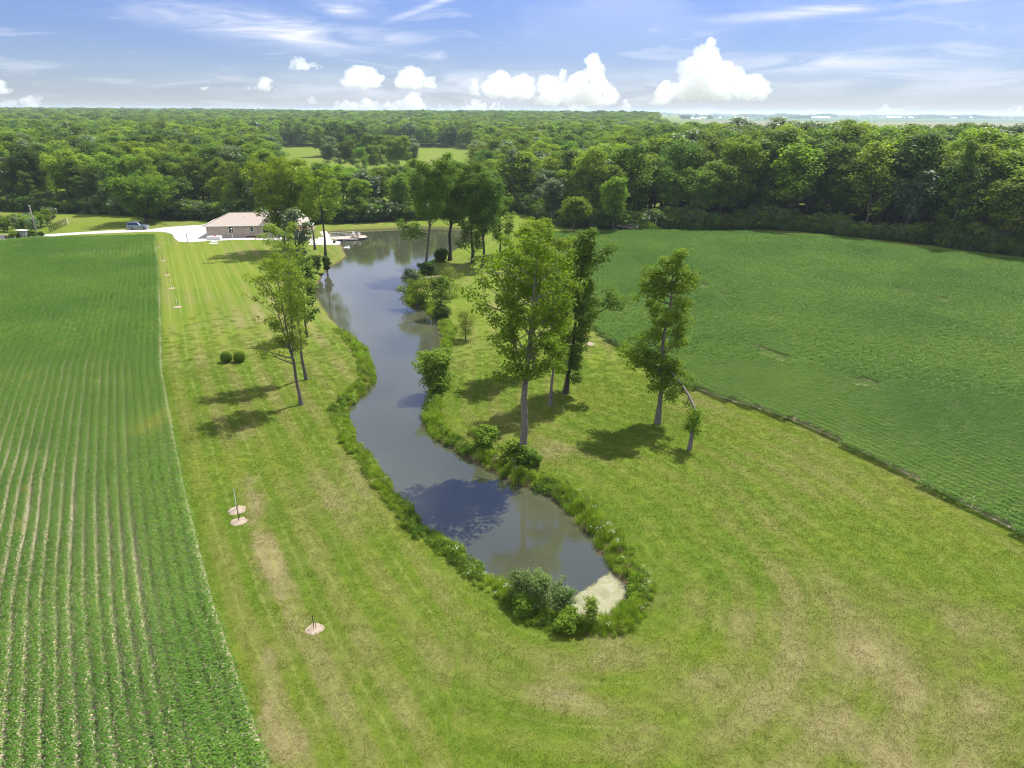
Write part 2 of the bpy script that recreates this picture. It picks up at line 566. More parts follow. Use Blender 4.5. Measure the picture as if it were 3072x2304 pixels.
def make_scum():
    m, t, out = new_mat("pond_scum")
    a = noise(t, wpos(t), 1.2, 6.0, 0.65, 0.8)
    b = noise(t, wpos(t), 9.0, 3.0, 0.6)
    c = ramp(t, a, [(0.30, (0.115, 0.120, 0.060)), (0.50, (0.180, 0.180, 0.090)), (0.72, (0.235, 0.222, 0.160))])
    c = mixc(t, 1.0, c, ramp(t, b, [(0.3, (0.85,)*3), (0.7, (1.1,)*3)]), 'MULTIPLY')
    p = principled(t, out, c, 0.45, 0.4)
    bump(t, p, a, 0.3, 0.02)
    tp = N(t, 'ShaderNodeBsdfTransparent')
    mx = N(t, 'ShaderNodeMixShader')
    brk = math_node(t, 'ADD', attr(t, 'rim'), math_node(t, 'MULTIPLY', math_node(t, 'SUBTRACT', noise(t, wpos(t), 2.4, 5.0, 0.65), 0.5), 1.5))
    L(t, ramp_val(t, brk, 0.35, 0.85), mx.inputs[0])
    L(t, p.outputs[0], mx.inputs[1]); L(t, tp.outputs[0], mx.inputs[2]); L(t, mx.outputs[0], out.inputs[0])
    return m
SCUM = make_scum()

def crop_mat(name, a, b):
    m, t, out = new_mat(name)
    c = mixc(t, attr(t, 'tint'), a, b)
    big = noise(t, wpos(t), 0.055, 4.0, 0.55)
    c = mixc(t, 1.0, c, ramp(t, big, [(0.33, (0.76, 0.84, 0.78)), (0.66, (1.30, 1.16, 1.12))]), 'MULTIPLY')
    yel = attr(t, 'yellow', 'INSTANCER')
    c = mixc(t, yel, c, (0.24, 0.25, 0.045))
    p = principled(t, out, c, 0.60, 0.06)
    tr = N(t, 'ShaderNodeBsdfTranslucent')
    L(t, mixc(t, 1.0, c, (1.2, 1.3, 0.6), 'MULTIPLY'), tr.inputs[0])
    mx = N(t, 'ShaderNodeMixShader'); mx.inputs[0].default_value = 0.25
    L(t, p.outputs[0], mx.inputs[1]); L(t, tr.outputs[0], mx.inputs[2]); L(t, mx.outputs[0], out.inputs[0])
    return m
CROP = crop_mat("soy_leaf", (0.036, 0.100, 0.012), (0.130, 0.236, 0.038))

WHITE = simple_mat("white_paint", (0.78, 0.77, 0.75), 0.5, 0.4, 0.05)
GREYWOOD = simple_mat("grey_wood", (0.22, 0.20, 0.18), 0.85, 0.2, 0.25, 6.0, bmp=0.3)
DARKWOOD = simple_mat("dark_wood", (0.060, 0.050, 0.042), 0.85, 0.2, 0.3, 6.0)
DECKRED = simple_mat("red_brown_deck", (0.27, 0.13, 0.09), 0.75, 0.25, 0.2, 4.0)
DOCKWOOD = simple_mat("weathered_planks", (0.34, 0.285, 0.24), 0.8, 0.2, 0.2, 3.0)
BLACKM = simple_mat("black_metal", (0.018, 0.018, 0.020), 0.5, 0.4, 0.2)
GREYM = simple_mat("grey_metal", (0.33, 0.34, 0.35), 0.4, 0.5, 0.1)
DARKPURPLE = simple_mat("dark_float", (0.045, 0.040, 0.060), 0.6, 0.3, 0.2)
MULCH = simple_mat("mulch", (0.25, 0.205, 0.155), 0.95, 0.1, 0.4, 9.0, bmp=0.6)
REDP = simple_mat("red_plastic", (0.45, 0.035, 0.03), 0.5, 0.4, 0.1)
MAROON = simple_mat("maroon_cover", (0.09, 0.012, 0.018), 0.7, 0.2, 0.2)

def glass_mat(name, col):
    m, t, out = new_mat(name)
    principled(t, out, col, 0.06, 0.6)
    return m
GLASS = glass_mat("dark_glass", (0.015, 0.022, 0.030))

def brick_mat():
    m, t, out = new_mat("tan_brick")
    tc = N(t, 'ShaderNodeTexCoord').outputs['Object']
    mp_ = N(t, 'ShaderNodeMapping'); setin(mp_, Rotation=(rad(90), 0, 0))
    L(t, tc, mp_.inputs[0])
    b = N(t, 'ShaderNodeTexBrick')
    setin(b, Scale=4.4, Mortar_Size=0.012)
    b.inputs['Color1'].default_value = (0.40, 0.32, 0.245, 1)
    b.inputs['Color2'].default_value = (0.54, 0.445, 0.35, 1)
    b.inputs['Mortar'].default_value = (0.52, 0.48, 0.44, 1)
    L(t, mp_.outputs[0], b.inputs['Vector'])
    n = noise(t, tc, 0.9, 4.0)
    c = mixc(t, 1.0, b.outputs[0], ramp(t, n, [(0.3, (0.85,)*3), (0.7, (1.1,)*3)]), 'MULTIPLY')
    principled(t, out, c, 0.9, 0.15)
    return m
BRICK = brick_mat()

def shingle_mat():
    m, t, out = new_mat("tan_shingles")
    tc = N(t, 'ShaderNodeTexCoord').outputs['Object']
    n = noise(t, tc, 2.2, 5.0, 0.7); n2 = noise(t, tc, 14.0, 2.0, 0.6)
    f = math_node(t, 'ADD', math_node(t, 'MULTIPLY', n, 0.5), math_node(t, 'MULTIPLY', n2, 0.5))
    c = ramp(t, f, [(0.3, (0.26, 0.22, 0.19)), (0.7, (0.37, 0.32, 0.275))])
    w = N(t, 'ShaderNodeTexWave', wave_type='BANDS', bands_direction='Z', wave_profile='SAW')
    setin(w, Scale=2.6, Distortion=0.3)
    L(t, tc, w.inputs['Vector'])
    c = mixc(t, 1.0, c, ramp(t, w.outputs[0], [(0.0, (0.86,)*3), (0.25, (1.0,)*3)]), 'MULTIPLY')
    p = principled(t, out, c, 0.9, 0.15)
    bump(t, p, w.outputs[0], 0.4, 0.02)
    return m
SHINGLE = shingle_mat()

# ------------------------------------------------------------------ geometry-node scatter (for what nobody could count)
def scatter_tree():
    g = bpy.data.node_groups.new("scatter", 'GeometryNodeTree')
    g.interface.new_socket("Geometry", in_out='INPUT', socket_type='NodeSocketGeometry')
    g.interface.new_socket("Plants", in_out='INPUT', socket_type='NodeSocketCollection')
    g.interface.new_socket("Geometry", in_out='OUTPUT', socket_type='NodeSocketGeometry')
    gi = g.nodes.new('NodeGroupInput'); go = g.nodes.new('NodeGroupOutput')
    ci = g.nodes.new('GeometryNodeCollectionInfo')
    ci.inputs['Separate Children'].default_value = True
    ci.inputs['Reset Children'].default_value = True
    g.links.new(gi.outputs['Plants'], ci.inputs['Collection'])
    ip = g.nodes.new('GeometryNodeInstanceOnPoints')
    ip.inputs['Pick Instance'].default_value = True
    def named(n, typ):
        a = g.nodes.new('GeometryNodeInputNamedAttribute'); a.data_type = typ
        a.inputs['Name'].default_value = n
        return a.outputs['Attribute']
    g.links.new(gi.outputs['Geometry'], ip.inputs['Points'])
    g.links.new(ci.outputs[0], ip.inputs['Instance'])
    g.links.new(named('proto', 'INT'), ip.inputs['Instance Index'])
    cx = g.nodes.new('ShaderNodeCombineXYZ')
    g.links.new(named('rot', 'FLOAT'), cx.inputs['Z'])
    er = g.nodes.new('FunctionNodeEulerToRotation')
    g.links.new(cx.outputs[0], er.inputs[0])
    g.links.new(er.outputs[0], ip.inputs['Rotation'])
    g.links.new(named('size', 'FLOAT_VECTOR'), ip.inputs['Scale'])
    g.links.new(ip.outputs[0], go.inputs[0])
    return g
SCATTER = scatter_tree()

def scatter(name, P, rot, size, proto, protos, extra=None):
    """P (n,3); protos: list of meshes; one object of many instanced plants"""
    P = np.asarray(P, np.float32)
    n = len(P)
    me = bpy.data.meshes.new(name)
    me.vertices.add(n)
    me.vertices.foreach_set('co', P.ravel())
    a = me.attributes.new('rot', 'FLOAT', 'POINT'); a.data.foreach_set('value', np.asarray(rot, np.float32))
    a = me.attributes.new('proto', 'INT', 'POINT'); a.data.foreach_set('value', np.asarray(proto, np.int32))
    S = np.asarray(size, np.float32)
    if S.ndim == 1: S = np.repeat(S[:, None], 3, 1)
    a = me.attributes.new('size', 'FLOAT_VECTOR', 'POINT'); a.data.foreach_set('vector', np.ascontiguousarray(S).ravel())
    for k, v in (extra or {}).items():
        a = me.attributes.new(k, 'FLOAT', 'POINT'); a.data.foreach_set('value', np.asarray(v, np.float32))
    o = bpy.data.objects.new(name, me)
    link(o)
    pc = bpy.data.collections.new(name + "_kinds")
    for i, pm in enumerate(protos):
        po = bpy.data.objects.new("%s_kind_%02d" % (name, i), pm)
        pc.objects.link(po)
    md = o.modifiers.new("scatter", 'NODES')
    md.node_group = SCATTER
    ident = [s for s in SCATTER.interface.items_tree if s.name == "Plants"][0].identifier
    md[ident] = pc
    return o

# ================================================================== THE GROUND
WATER_Z = -0.60
pond_px = [z7(1330,1025), z7(1200,1035), z7(1050,985), z7(900,900), z7(740,800), z7(560,690), z5(1800,1540), z5(1640,1420),
    z5(1540,1300), z5(1430,1210), z5(1390,1120), z5(1290,960), z5(1190,840), z5(1160,780), z5(1110,690), z5(1075,640),
    z5(1090,570), z5(1180,470), z5(1265,390), z5(1285,330), z5(1280,260), z5(1240,140), z5(1160,80), z5(1080,0),
    z2(1240,1150), z2(1200,1060), z2(1110,960), z2(1105,850), z2(1150,780), z2(1220,710), z2(1300,660), z2(1360,620),
    z2(1350,575), z2(1325,530), z2(1300,490), z2(1215,424), z2(1200,402), z2(1450,392), z2(1700,380), z2(1950,367),
    z3(150,572), z3(330,575), z3(480,585), z3(500,640), z3(460,700), z3(400,740), z3(320,790), z3(230,840), z3(150,900),
    z3(90,970), z3(50,1040), z3(45,1130), z3(120,1165), z3(180,1180), z3(240,1230), z3(285,1300), z3(310,1380),
    z5(1780,100), z5(1740,250), z5(1690,470), z5(1640,560), z5(1640,640), z5(1700,720), z5(1770,810), z5(1880,870),
    z5(2000,950), z5(2150,1030), z7(760,125), z7(860,155), z7(960,180), z7(1030,225), z7(1090,285), z7(1170,355),
    z7(1250,445), z7(1300,545), z7(1370,645), z7(1440,725), z7(1485,785), z7(1510,850), z7(1480,925), z7(1400,985)]
POND = smooth_closed([G(u, v, WATER_Z) for u, v in pond_px], 1)
_rp = np.random.default_rng(5)
_pn = np.roll(POND, -1, 0) - np.roll(POND, 1, 0)
_pn = np.stack([_pn[:, 1], -_pn[:, 0]], 1)/np.linalg.norm(_pn, axis=1, keepdims=True)
_area = 0.5*np.sum(POND[:, 0]*np.roll(POND[:, 1], -1) - np.roll(POND[:, 0], -1)*POND[:, 1])
if _area < 0: _pn = -_pn                                    # outward
POND = POND + _pn*_rp.normal(0, 0.16, (len(POND), 1))

def pond_s(x, y):
    """signed distance to the shoreline, positive on land"""
    d = seg_dist(POND, x, y)
    return np.where(inside(POND, x, y), -d, d)

def hills(x, y):
    d = np.hypot(x, y)
    az = np.asarray(x, float)/np.maximum(np.asarray(y, float), 1.0)
    left = 1 - sstep(0.17, 0.25, az)
    return (sstep(650, 1700, d)*left*(5 + 11*fbm(x/700.0, y/700.0, 3, 3)) + sstep(1500, 4500, d)*left*6.0)

EDGE_L = np.array([(3.0, -2.0), (-3.2, 10.0), (-11.0, 24.0), (-18.2, 35.7), (-26.6, 50.8), (-40.4, 77.0), (-60.0, 118.5), (-85.4, 170.8), (-92.0, 184.0)])
def edge_x(y): return np.interp(y, EDGE_L[:, 1], EDGE_L[:, 0])
FIELD_L = [tuple(p) for p in EDGE_L[:-1]] + [GD(200, 513), GD(100, 515), GD(0, 521), (-150, 158), (-150, -2)]
EDGE_R = smooth_open([(60.0, 4.0), (44.0, 27.0), GD(2212,1170), GD(1950,1030), GD(1700,905), GD(1500,850), GD(1350,770), GD(1255,690), (6.8, 122.0), (6.6, 150.0), GD(1180,506)], 2)
FIELD_R = [tuple(p) for p in EDGE_R] + [GD(1400,501), GD(1600,503), GD(1800,514), GD(1900,527), GD(2000,543), GD(2212,563), (190, 95), (140, 4)]

def path_mask(x, y, pts, w):
    return 1 - sstep(w*0.35, w, seg_dist(pts, x, y, False))
def spot(x, y, c, rx, ry):
    return np.exp(-(((x-c[0])/rx)**2 + ((y-c[1])/ry)**2))
TRACK = [GD(u, v) for u, v in ((525,925),(545,1000),(560,1100),(575,1200),(600,1330),(600,1480),(590,1640))]
NEWLAWN = [GD(372,528), GD(482,528), GD(494,622), GD(360,626)]

def lawn_fields(x, y):
    x = np.asarray(x, float); y = np.asarray(y, float)
    s = pond_s(x, y)
    dL = (x - edge_x(np.clip(y, 0, 184)))*0.89
    dR = seg_dist([tuple(p) for p in EDGE_R], x, y, False)
    wob = fbm(x*0.5, y*0.5, 11, 3)
    dry = 0.27 + 0.80*(fbm(x*0.10, y*0.10, 1, 4) - 0.5)
    left = (x < -2 + 0.0*y) & (s > 0) & (dL > 0)
    # mowing lanes: run parallel with the crop on the left, round the pond on the right
    onL = (dL > 0) & (x < -4 - 0.10*(y - 40))
    lane = np.where(onL, dL, s)
    lanew = np.where((s > 2.0) & (dL > 0), np.where(onL, 1.0, 0.6), 0.0)*(1 - sstep(230, 300, y))
    lush = 0.42 + 1.1*(fbm(x*0.13, y*0.13, 7, 4) - 0.5)
    # lush strips beside the crops and the sprayed-in new lawn
    dry = dry - 0.22*np.exp(-np.clip(dL, 0, 99)/2.4)*(y < 90) - 0.30*spot(x, y, GD(1950, 1180), 9, 6) - 0.12*spot(x, y, GD(1350, 820), 6, 8)
    inn = inside(NEWLAWN, x, y)*1.0
    dry = dry*(1-inn) + inn*0.05
    lush = lush*(1-inn) + inn*0.05
    # bare wheel track, parched patches
    bare = path_mask(x, y, TRACK, 1.15)*(0.05 + 0.95*sstep(0.36, 0.62, fbm(x*0.40, y*0.20, 21, 3)))
    dry = dry + 0.55*bare
    lowright = sstep(44, 33, y)*sstep(-3.0, 7.0, x)
    dry = dry + lowright*(0.15 + 0.85*(fbm(x*0.38, y*0.38, 55, 4) - 0.47))
    front = sstep(38, 25, y)*sstep(-12, -2, x)
    dry = dry + front*0.30*(fbm(x*0.5, y*0.5, 56, 4) - 0.2)
    dry = dry + 0.55*(fbm(x*0.35, y*0.35, 58, 3) - 0.5)*sstep(60, 30, y)
    for c, rx, ry, a in ((GD(1185,975), 2.6, 2.0, 0.42), (GD(1240,1510), 2.2, 1.4, 0.22), (GD(1950,1440), 3.0, 2.4, 0.20), (GD(1090,900), 3.5, 4.0, 0.20),
                         (GD(1480,1060), 3.6, 2.2, 0.16), (GD(990,700), 2.6, 6.0, 0.18), (GD(1060,670), 2.0, 5.0, 0.25), (GD(600,1600), 3.0, 2.0, 0.30),
                         (GD(640,900), 4.0, 5.0, 0.10), (GD(700,1050), 4.0, 6.0, 0.16), (GD(540,690), 3.0, 12.0, 0.16), (GD(770,1110), 3.0, 5.0, 0.14)):
        dry = dry + a*spot(x, y, c, rx, ry)*(0.6 + 0.8*fbm(x*0.6, y*0.6, 61, 3))
    dry = dry + 0.2*np.exp(-((s-1.0)/0.8)**2)*(y > 98)*(x < -10)          # worn pond rim up by the house
    return np.clip(dry, 0, 1.2), np.clip(lush, 0, 1), s, lane, lanew

def spaced(lo, hi, step, outer, ratio=1.22):
    c = list(np.arange(lo, hi + 1e-6, step))
    st, a = step, c[-1]
    while a < outer:
        st *= ratio; a += st; c.append(a)
    st, a, pre = step, c[0], []
    while a > -outer:
        st *= ratio; a -= st; pre.append(a)
    return np.array(pre[::-1] + c)
gx = spaced(-62, 48, 0.6, 40000, 1.16)
gy = spaced(18, 196, 0.6, 40000, 1.16)
gy = gy[gy > -400]
X, Y = np.meshgrid(gx, gy)
dry, lush, S, LANE, LANEW = lawn_fields(X, Y)
Z = hills(X, Y)
dug = np.where(S < 1.3, np.where(S > 0, -0.60 + 0.60*sstep(0, 1.3, S), np.maximum(-0.60 + 0.45*S, -1.9)), 0.0)
Z = Z + dug
nx, ny = len(gx), len(gy)
me = bpy.data.meshes.new("ground")
me.vertices.add(nx*ny)
me.vertices.foreach_set('co', np.stack([X, Y, Z], -1).astype(np.float32).ravel())
idx = np.arange(nx*ny).reshape(ny, nx)
q = np.stack([idx[:-1, :-1], idx[:-1, 1:], idx[1:, 1:], idx[1:, :-1]], -1).reshape(-1, 4)
me.loops.add(q.size); me.loops.foreach_set('vertex_index', q.astype(np.int32).ravel())
me.polygons.add(len(q))
me.polygons.foreach_set('loop_start', np.arange(0, q.size, 4, dtype=np.int32))
me.polygons.foreach_set('loop_total', np.full(len(q), 4, dtype=np.int32))
for nm, a in (('dry', dry), ('lush', lush), ('lane', LANE), ('lanew', LANEW)):
    at = me.attributes.new(nm, 'FLOAT', 'POINT'); at.data.foreach_set('value', a.astype(np.float32).ravel())
me.materials.append(LAWN)
me.update(calc_edges=True)
me.polygons.foreach_set('use_smooth', np.ones(len(q), bool))
ground = link(bpy.data.objects.new("ground", me))
tag(ground, "mown lawn and meadow, green with straw-coloured dry patches", "ground", kind="structure")

def sheet(name, poly, z, mat, label=None, cat=None, kind="structure"):
    o = bpy.data.objects.new(name, poly_mesh(name, [(p[0], p[1], z) for p in poly], [tuple(range(len(poly)))], (mat,)))
    me_ = o.data
    if me_.polygons[0].normal.z < 0:
        me_.flip_normals()
    link(o)
    tag(o, label, cat, kind=kind)
    return o

# pond
w_poly = POND + _pn*0.55
sheet("pond_water", w_poly, WATER_Z, WATER, "winding pond of still murky water reflecting sky and trees", "pond")
# pale scum at the near tip of the pond
scum_px = [z7(1150,850), z7(1210,815), z7(1280,775), z7(1340,725), z7(1390,700), z7(1450,730), z7(1490,785), z7(1515,850), z7(1485,930), z7(1400,1000), z7(1320,1045), z7(1190,1040), z7(1110,1000), z7(1080,930)]
sc_poly = smooth_closed([G(u, v, WATER_Z) for u, v in scum_px], 2)
_sc = sc_poly.mean(0)
_sn = np.random.default_rng(3)
_wob = 1 + 0.10*(fbm(sc_poly[:, 0]*1.7, sc_poly[:, 1]*1.7, 93, 3) - 0.5)
sv, sf, se = [], [], []
_m = len(sc_poly)
for k_, f_ in enumerate((0.02, 0.55, 0.80, 0.93, 1.06)):
    q_ = _sc + (sc_poly - _sc)*f_*_wob[:, None]
    sv += [(p[0], p[1], WATER_Z + 0.006) for p in q_]; se += [(0.0, 0.0, 0.25, 0.6, 1.0)[k_]]*_m
for k_ in range(4):
    sf += [(k_*_m + i, k_*_m + (i+1) % _m, (k_+1)*_m + (i+1) % _m, (k_+1)*_m + i) for i in range(_m)]
sf.append(tuple(range(_m)))
sc_me = poly_mesh("pond_scum", sv, sf, (SCUM,))
at = sc_me.attributes.new('rim', 'FLOAT', 'POINT'); at.data.foreach_set('value', np.array(se, np.float32))
tag(link(bpy.data.objects.new("pond_scum", sc_me)), "pale yellowish scum floating at the near tip of the pond", "pond scum", kind="stuff")

# crop soil
sheet("crop_soil", FIELD_L, 0.008, SOIL, "dry pale soil under the striped crop field", "field soil")
FIELD_RS = [(p[0]+0.62, p[1]+0.34) for p in EDGE_R] + FIELD_R[len(EDGE_R):]
sheet("crop_soil", FIELD_RS, 0.008, SOIL, "soil under the closed crop beside the right lawn", "field soil")

# ------------------------------------------------------------------ view test
_Mi = _M.T
def project(P):
    d = (np.asarray(P, float) - np.array([0, 0, CAM_H])) @ _M      # rows: camera coordinates
    zz = -d[:, 2]
    return 1536 + FPX*d[:, 0]/np.maximum(zz, 1e-6), 1152 - FPX*d[:, 1]/np.maximum(zz, 1e-6), zz
def in_view(P, m=80):
    u, v, zz = project(P)
    return (zz > 1) & (u > -m) & (u < 3072 + m) & (v < 2304 + m) & (v > -m)

# ------------------------------------------------------------------ crop
def leaf_quads(C, nrm, size, rng, aspect=0.62, fold=0.12):
    n = len(C)
    nrm = nrm/(np.linalg.norm(nrm, axis=1, keepdims=True) + 1e-9)
    t = np.cross(nrm, rng.normal(size=(n, 3)))
    t /= np.linalg.norm(t, axis=1, keepdims=True) + 1e-9
    b = np.cross(nrm, t)
    s = np.broadcast_to(size, (n,))[:, None]*0.5
    V = np.empty((n, 4, 3))
    V[:, 0] = C - t*s
    V[:, 1] = C + b*s*aspect - t*s*0.1 + nrm*s*fold
    V[:, 2] = C + t*s
    V[:, 3] = C - b*s*aspect - t*s*0.1 + nrm*s*fold
    return V.reshape(-1, 3)

def crop_proto(seed, nleaf, size, length=1.4, half=0.36, h=0.74):
    r = np.random.default_rng(seed)
    x = r.uniform(-length/2 - 0.08, length/2 + 0.08, nleaf)
    a = np.clip(r.normal(0, 0.52, nleaf), -1.15, 1.15)
    y = a*half
    top = h*(1 - 0.42*np.abs(a)**2.4) * (0.94 + 0.09*vnoise(x*3.2 + seed, y*3.0, seed))
    z = top - np.abs(r.normal(0, 0.10, nleaf)) - (r.random(nleaf) < 0.22)*r.uniform(0.1, 0.4, nleaf)
    z = np.maximum(z, 0.05)
    nrm = np.stack([r.normal(0, 0.34, nleaf), a*0.5 + r.normal(0, 0.34, nleaf), np.full(nleaf, 0.95)], 1)
    V = leaf_quads(np.stack([x, y, z], 1), nrm, r.uniform(0.75, 1.25, nleaf)*size, r, 0.72)
    tint = np.repeat(np.clip(r.normal(0.50, 0.19, nleaf), 0, 1), 4)
    return quads_mesh("crop_row_piece", V, CROP, 4, {'tint': tint})

crop_protos = [crop_proto(i, 440, 0.105) for i in range(5)] + [crop_proto(10+i, 200, 0.165) for i in range(5)]
rng = np.random.default_rng(42)

# left field: rows parallel with its edge
P, ROT, SZ, YEL = [], [], [], []
GAPS = [GD(u, v) for u, v in ((120,552),(200,548),(330,541))]
for k in range(150):
    off = 0.42 + 0.76*k
    y = np.arange(16, 186, 1.3) + rng.uniform(-0.1, 0.1)
    x = edge_x(y) - (off + 0.22*(vnoise(y*0.35, np.full_like(y, 0.5), 66) - 0.5)*math.exp(-k/5.0) + 0.10*(vnoise(y*0.13, np.full_like(y, k*1.7), 67) - 0.5))/0.89
    ok = inside(FIELD_L, x, y - 0.5) & inside(FIELD_L, x, y + 0.6)
    x, y = x[ok], y[ok]
    if not len(x): continue
    th = np.arctan2(1.0, np.gradient(edge_x(y), y) if len(y) > 2 else -0.5)
    nz = fbm(x*0.10 + k*0.11, y*0.06, 71, 3)
    nz2 = vnoise(y*0.16 + k*7.7, np.full_like(y, k*3.3), 5)
    opened = sstep(84, 60, y + 26*(fbm(x*0.05, y*0.05, 9, 2) - 0.5))*(0.55 + 0.45*sstep(0.25, 0.6, nz))
    opened *= np.where(off < 3.0, 0.25 + 0.3*nz2, 1.0)
    opened = np.maximum(opened, 0.95*(1 - sstep(1.2, 3.2, seg_dist(GAPS, x, y, False)))*sstep(0.35, 0.6, nz2 + 0.25))
    opened = np.maximum(opened, 0.9*sstep(0.80, 0.9, fbm(x*0.16, y*0.16, 90, 2)))
    wid = 1.52 - 0.58*opened*(0.62 + 0.55*nz2)
    hgt = 0.72 + 0.34*fbm(x*0.2, y*0.2, 44, 2)
    P.append(np.stack([x, y, np.full_like(x, 0.01)], 1)); ROT.append(th)
    SZ.append(np.stack([np.full_like(x, 1.0), wid, hgt], 1))
    YEL.append(np.clip(0.6*spot(x, y, GD(335, 920), 1.2, 4.0)*(vnoise(x*1.3, y*0.5, 4) > 0.35) + 0.3*(vnoise(x*0.9, y*0.6, 91) > 0.95), 0, 1))
P, ROT, SZ, YEL = np.vstack(P), np.concatenate(ROT), np.vstack(SZ), np.concatenate(YEL)
ok = in_view(P, 160)
P, ROT, SZ, YEL = P[ok], ROT[ok], SZ[ok], YEL[ok]
pr = rng.integers(0, 5, len(P)) + np.where(P[:, 1] > 85, 5, 0)
o = scatter("crop_plants", P, ROT + math.pi*rng.integers(0, 2, len(P)), SZ, pr, crop_protos, {'yellow': YEL})
tag(o, "low leafy green crop in rows with pale soil showing between", "crop", kind="stuff")

# right field: closed canopy, rows parallel with the lawn edge
dR = np.array([0.482, -0.876]); nR = np.array([0.876, 0.482])
uu = np.arange(-190, 190, 1.3); vv = np.arange(-40, 230, 0.76)
U, Vv = np.meshgrid(uu, vv)
U = U + rng.uniform(-0.3, 0.3, U.shape)
Px = 10 + U*dR[0] + Vv*nR[0]; Py = 95 + U*dR[1] + Vv*nR[1]
Px, Py = Px.ravel(), Py.ravel()
inn = inside(FIELD_R, Px, Py) & (seg_dist([tuple(p) for p in EDGE_R], Px, Py, False) > 0.12)
Px, Py = Px[inn], Py[inn]
P = np.stack([Px, Py, np.full_like(Px, 0.01)], 1)
ok = in_view(P, 120)
TRK = [[GD(1640,757), GD(1760,800), GD(1905,842)], [GD(1560,640), GD(1680,700), GD(1800,722)], [GD(1780,800), GD(1850,830)], [GD(1700,690), GD(1850,735), GD(2010,770)], [GD(1480,590), GD(1580,655)], [GD(1900,620), GD(2080,660)]]
for tr_ in TRK:
    ok &= ~((seg_dist(tr_, P[:, 0], P[:, 1], False) < 0.55) & (vnoise(P[:, 0]*0.35, P[:, 1]*0.35, 8) > 0.66))
P = P[ok]
hgt = 0.88 + 0.22*fbm(P[:, 0]*0.12, P[:, 1]*0.12, 45, 3)
SZ = np.stack([np.full(len(P), 1.05), 1.38 + 0.12*rng.random(len(P)), hgt], 1)
ang = math.atan2(dR[1], dR[0])
pr = rng.integers(0, 5, len(P)) + np.where(np.hypot(P[:, 0], P[:, 1]) > 85, 5, 0)
o = scatter("crop_plants", P, np.full(len(P), ang) + math.pi*rng.integers(0, 2, len(P)), SZ, pr, crop_protos, {'yellow': np.zeros(len(P))})
tag(o, "dense closed green crop filling the field on the right", "crop", kind="stuff")

# ------------------------------------------------------------------ lawn grass blades
def tuft_proto(seed, n=110, w=0.74, h=(0.025, 0.065)):
    r = np.random.default_rng(seed)
    bx, by = r.uniform(-w/2, w/2, n), r.uniform(-w/2, w/2, n)
    a = r.uniform(0, 2*math.pi, n)
    hh = r.uniform(*h, n); wd = r.uniform(0.012, 0.028, n); ln = r.uniform(0.02, 0.09, n)
    V = np.zeros((n, 3, 3))
    V[:, 0] = np.stack([bx + np.cos(a)*wd, by + np.sin(a)*wd, np.full(n, -0.01)], 1)
    V[:, 1] = np.stack([bx - np.cos(a)*wd, by - np.sin(a)*wd, np.full(n, -0.01)], 1)
    V[:, 2] = np.stack([bx - np.sin(a)*ln, by + np.cos(a)*ln, hh], 1)
    return quads_mesh("grass_piece", V.reshape(-1, 3), TUFT, 3, {'tint': np.repeat(r.random(n), 3)})
tufts = [tuft_proto(i) for i in range(6)]
gxx, gyy = np.meshgrid(np.arange(-48, 62, 0.56), np.arange(18, 108, 0.56))
gxx = (gxx + rng.uniform(-0.2, 0.2, gxx.shape)).ravel(); gyy = (gyy + rng.uniform(-0.2, 0.2, gyy.shape)).ravel()
ok = in_view(np.stack([gxx, gyy, np.zeros_like(gxx)], 1), 60) & ~inside(FIELD_L, gxx + 0.25, gyy) & ~inside(FIELD_R, gxx - 0.2, gyy)
gxx, gyy = gxx[ok], gyy[ok]
d_, l_, s_, ln_, lw_ = lawn_fields(gxx, gyy)
ok = (s_ > 1.2) & (rng.random(len(gxx)) > np.clip((d_ - 0.85)*2.2, 0, 0.75)) & (rng.random(len(gxx)) > sstep(62, 108, gyy))
gxx, gyy, d_, l_, ln_, lw_ = gxx[ok], gyy[ok], d_[ok], l_[ok], ln_[ok], lw_[ok]
P = np.stack([gxx, gyy, np.zeros_like(gxx)], 1)
o = scatter("lawn_grass", P, rng.uniform(0, 6.28, len(P)), rng.uniform(0.8, 1.25, len(P)), rng.integers(0, 6, len(P)), tufts, {'dry': d_, 'lush': l_, 'lane': ln_, 'lanew': lw_})
tag(o, "short mown grass covering the lawns", "grass", kind="stuff")

# ------------------------------------------------------------------ tall weeds along the banks
WEED_A = leaf_mat("weed_green", (0.120, 0.190, 0.014), (0.220, 0.300, 0.028), 0.46, 0.6, 0.15)
WEED_B = leaf_mat("weed_dark", (0.065, 0.125, 0.012), (0.140, 0.210, 0.022), 0.4, 0.6, 0.15)
WEED_C = leaf_mat("weed_dry", (0.150, 0.130, 0.070), (0.300, 0.255, 0.150), 0.25)
PETAL = leaf_mat("white_petal", (0.62, 0.62, 0.56), (0.80, 0.80, 0.76), 0.25, vary=0.05)

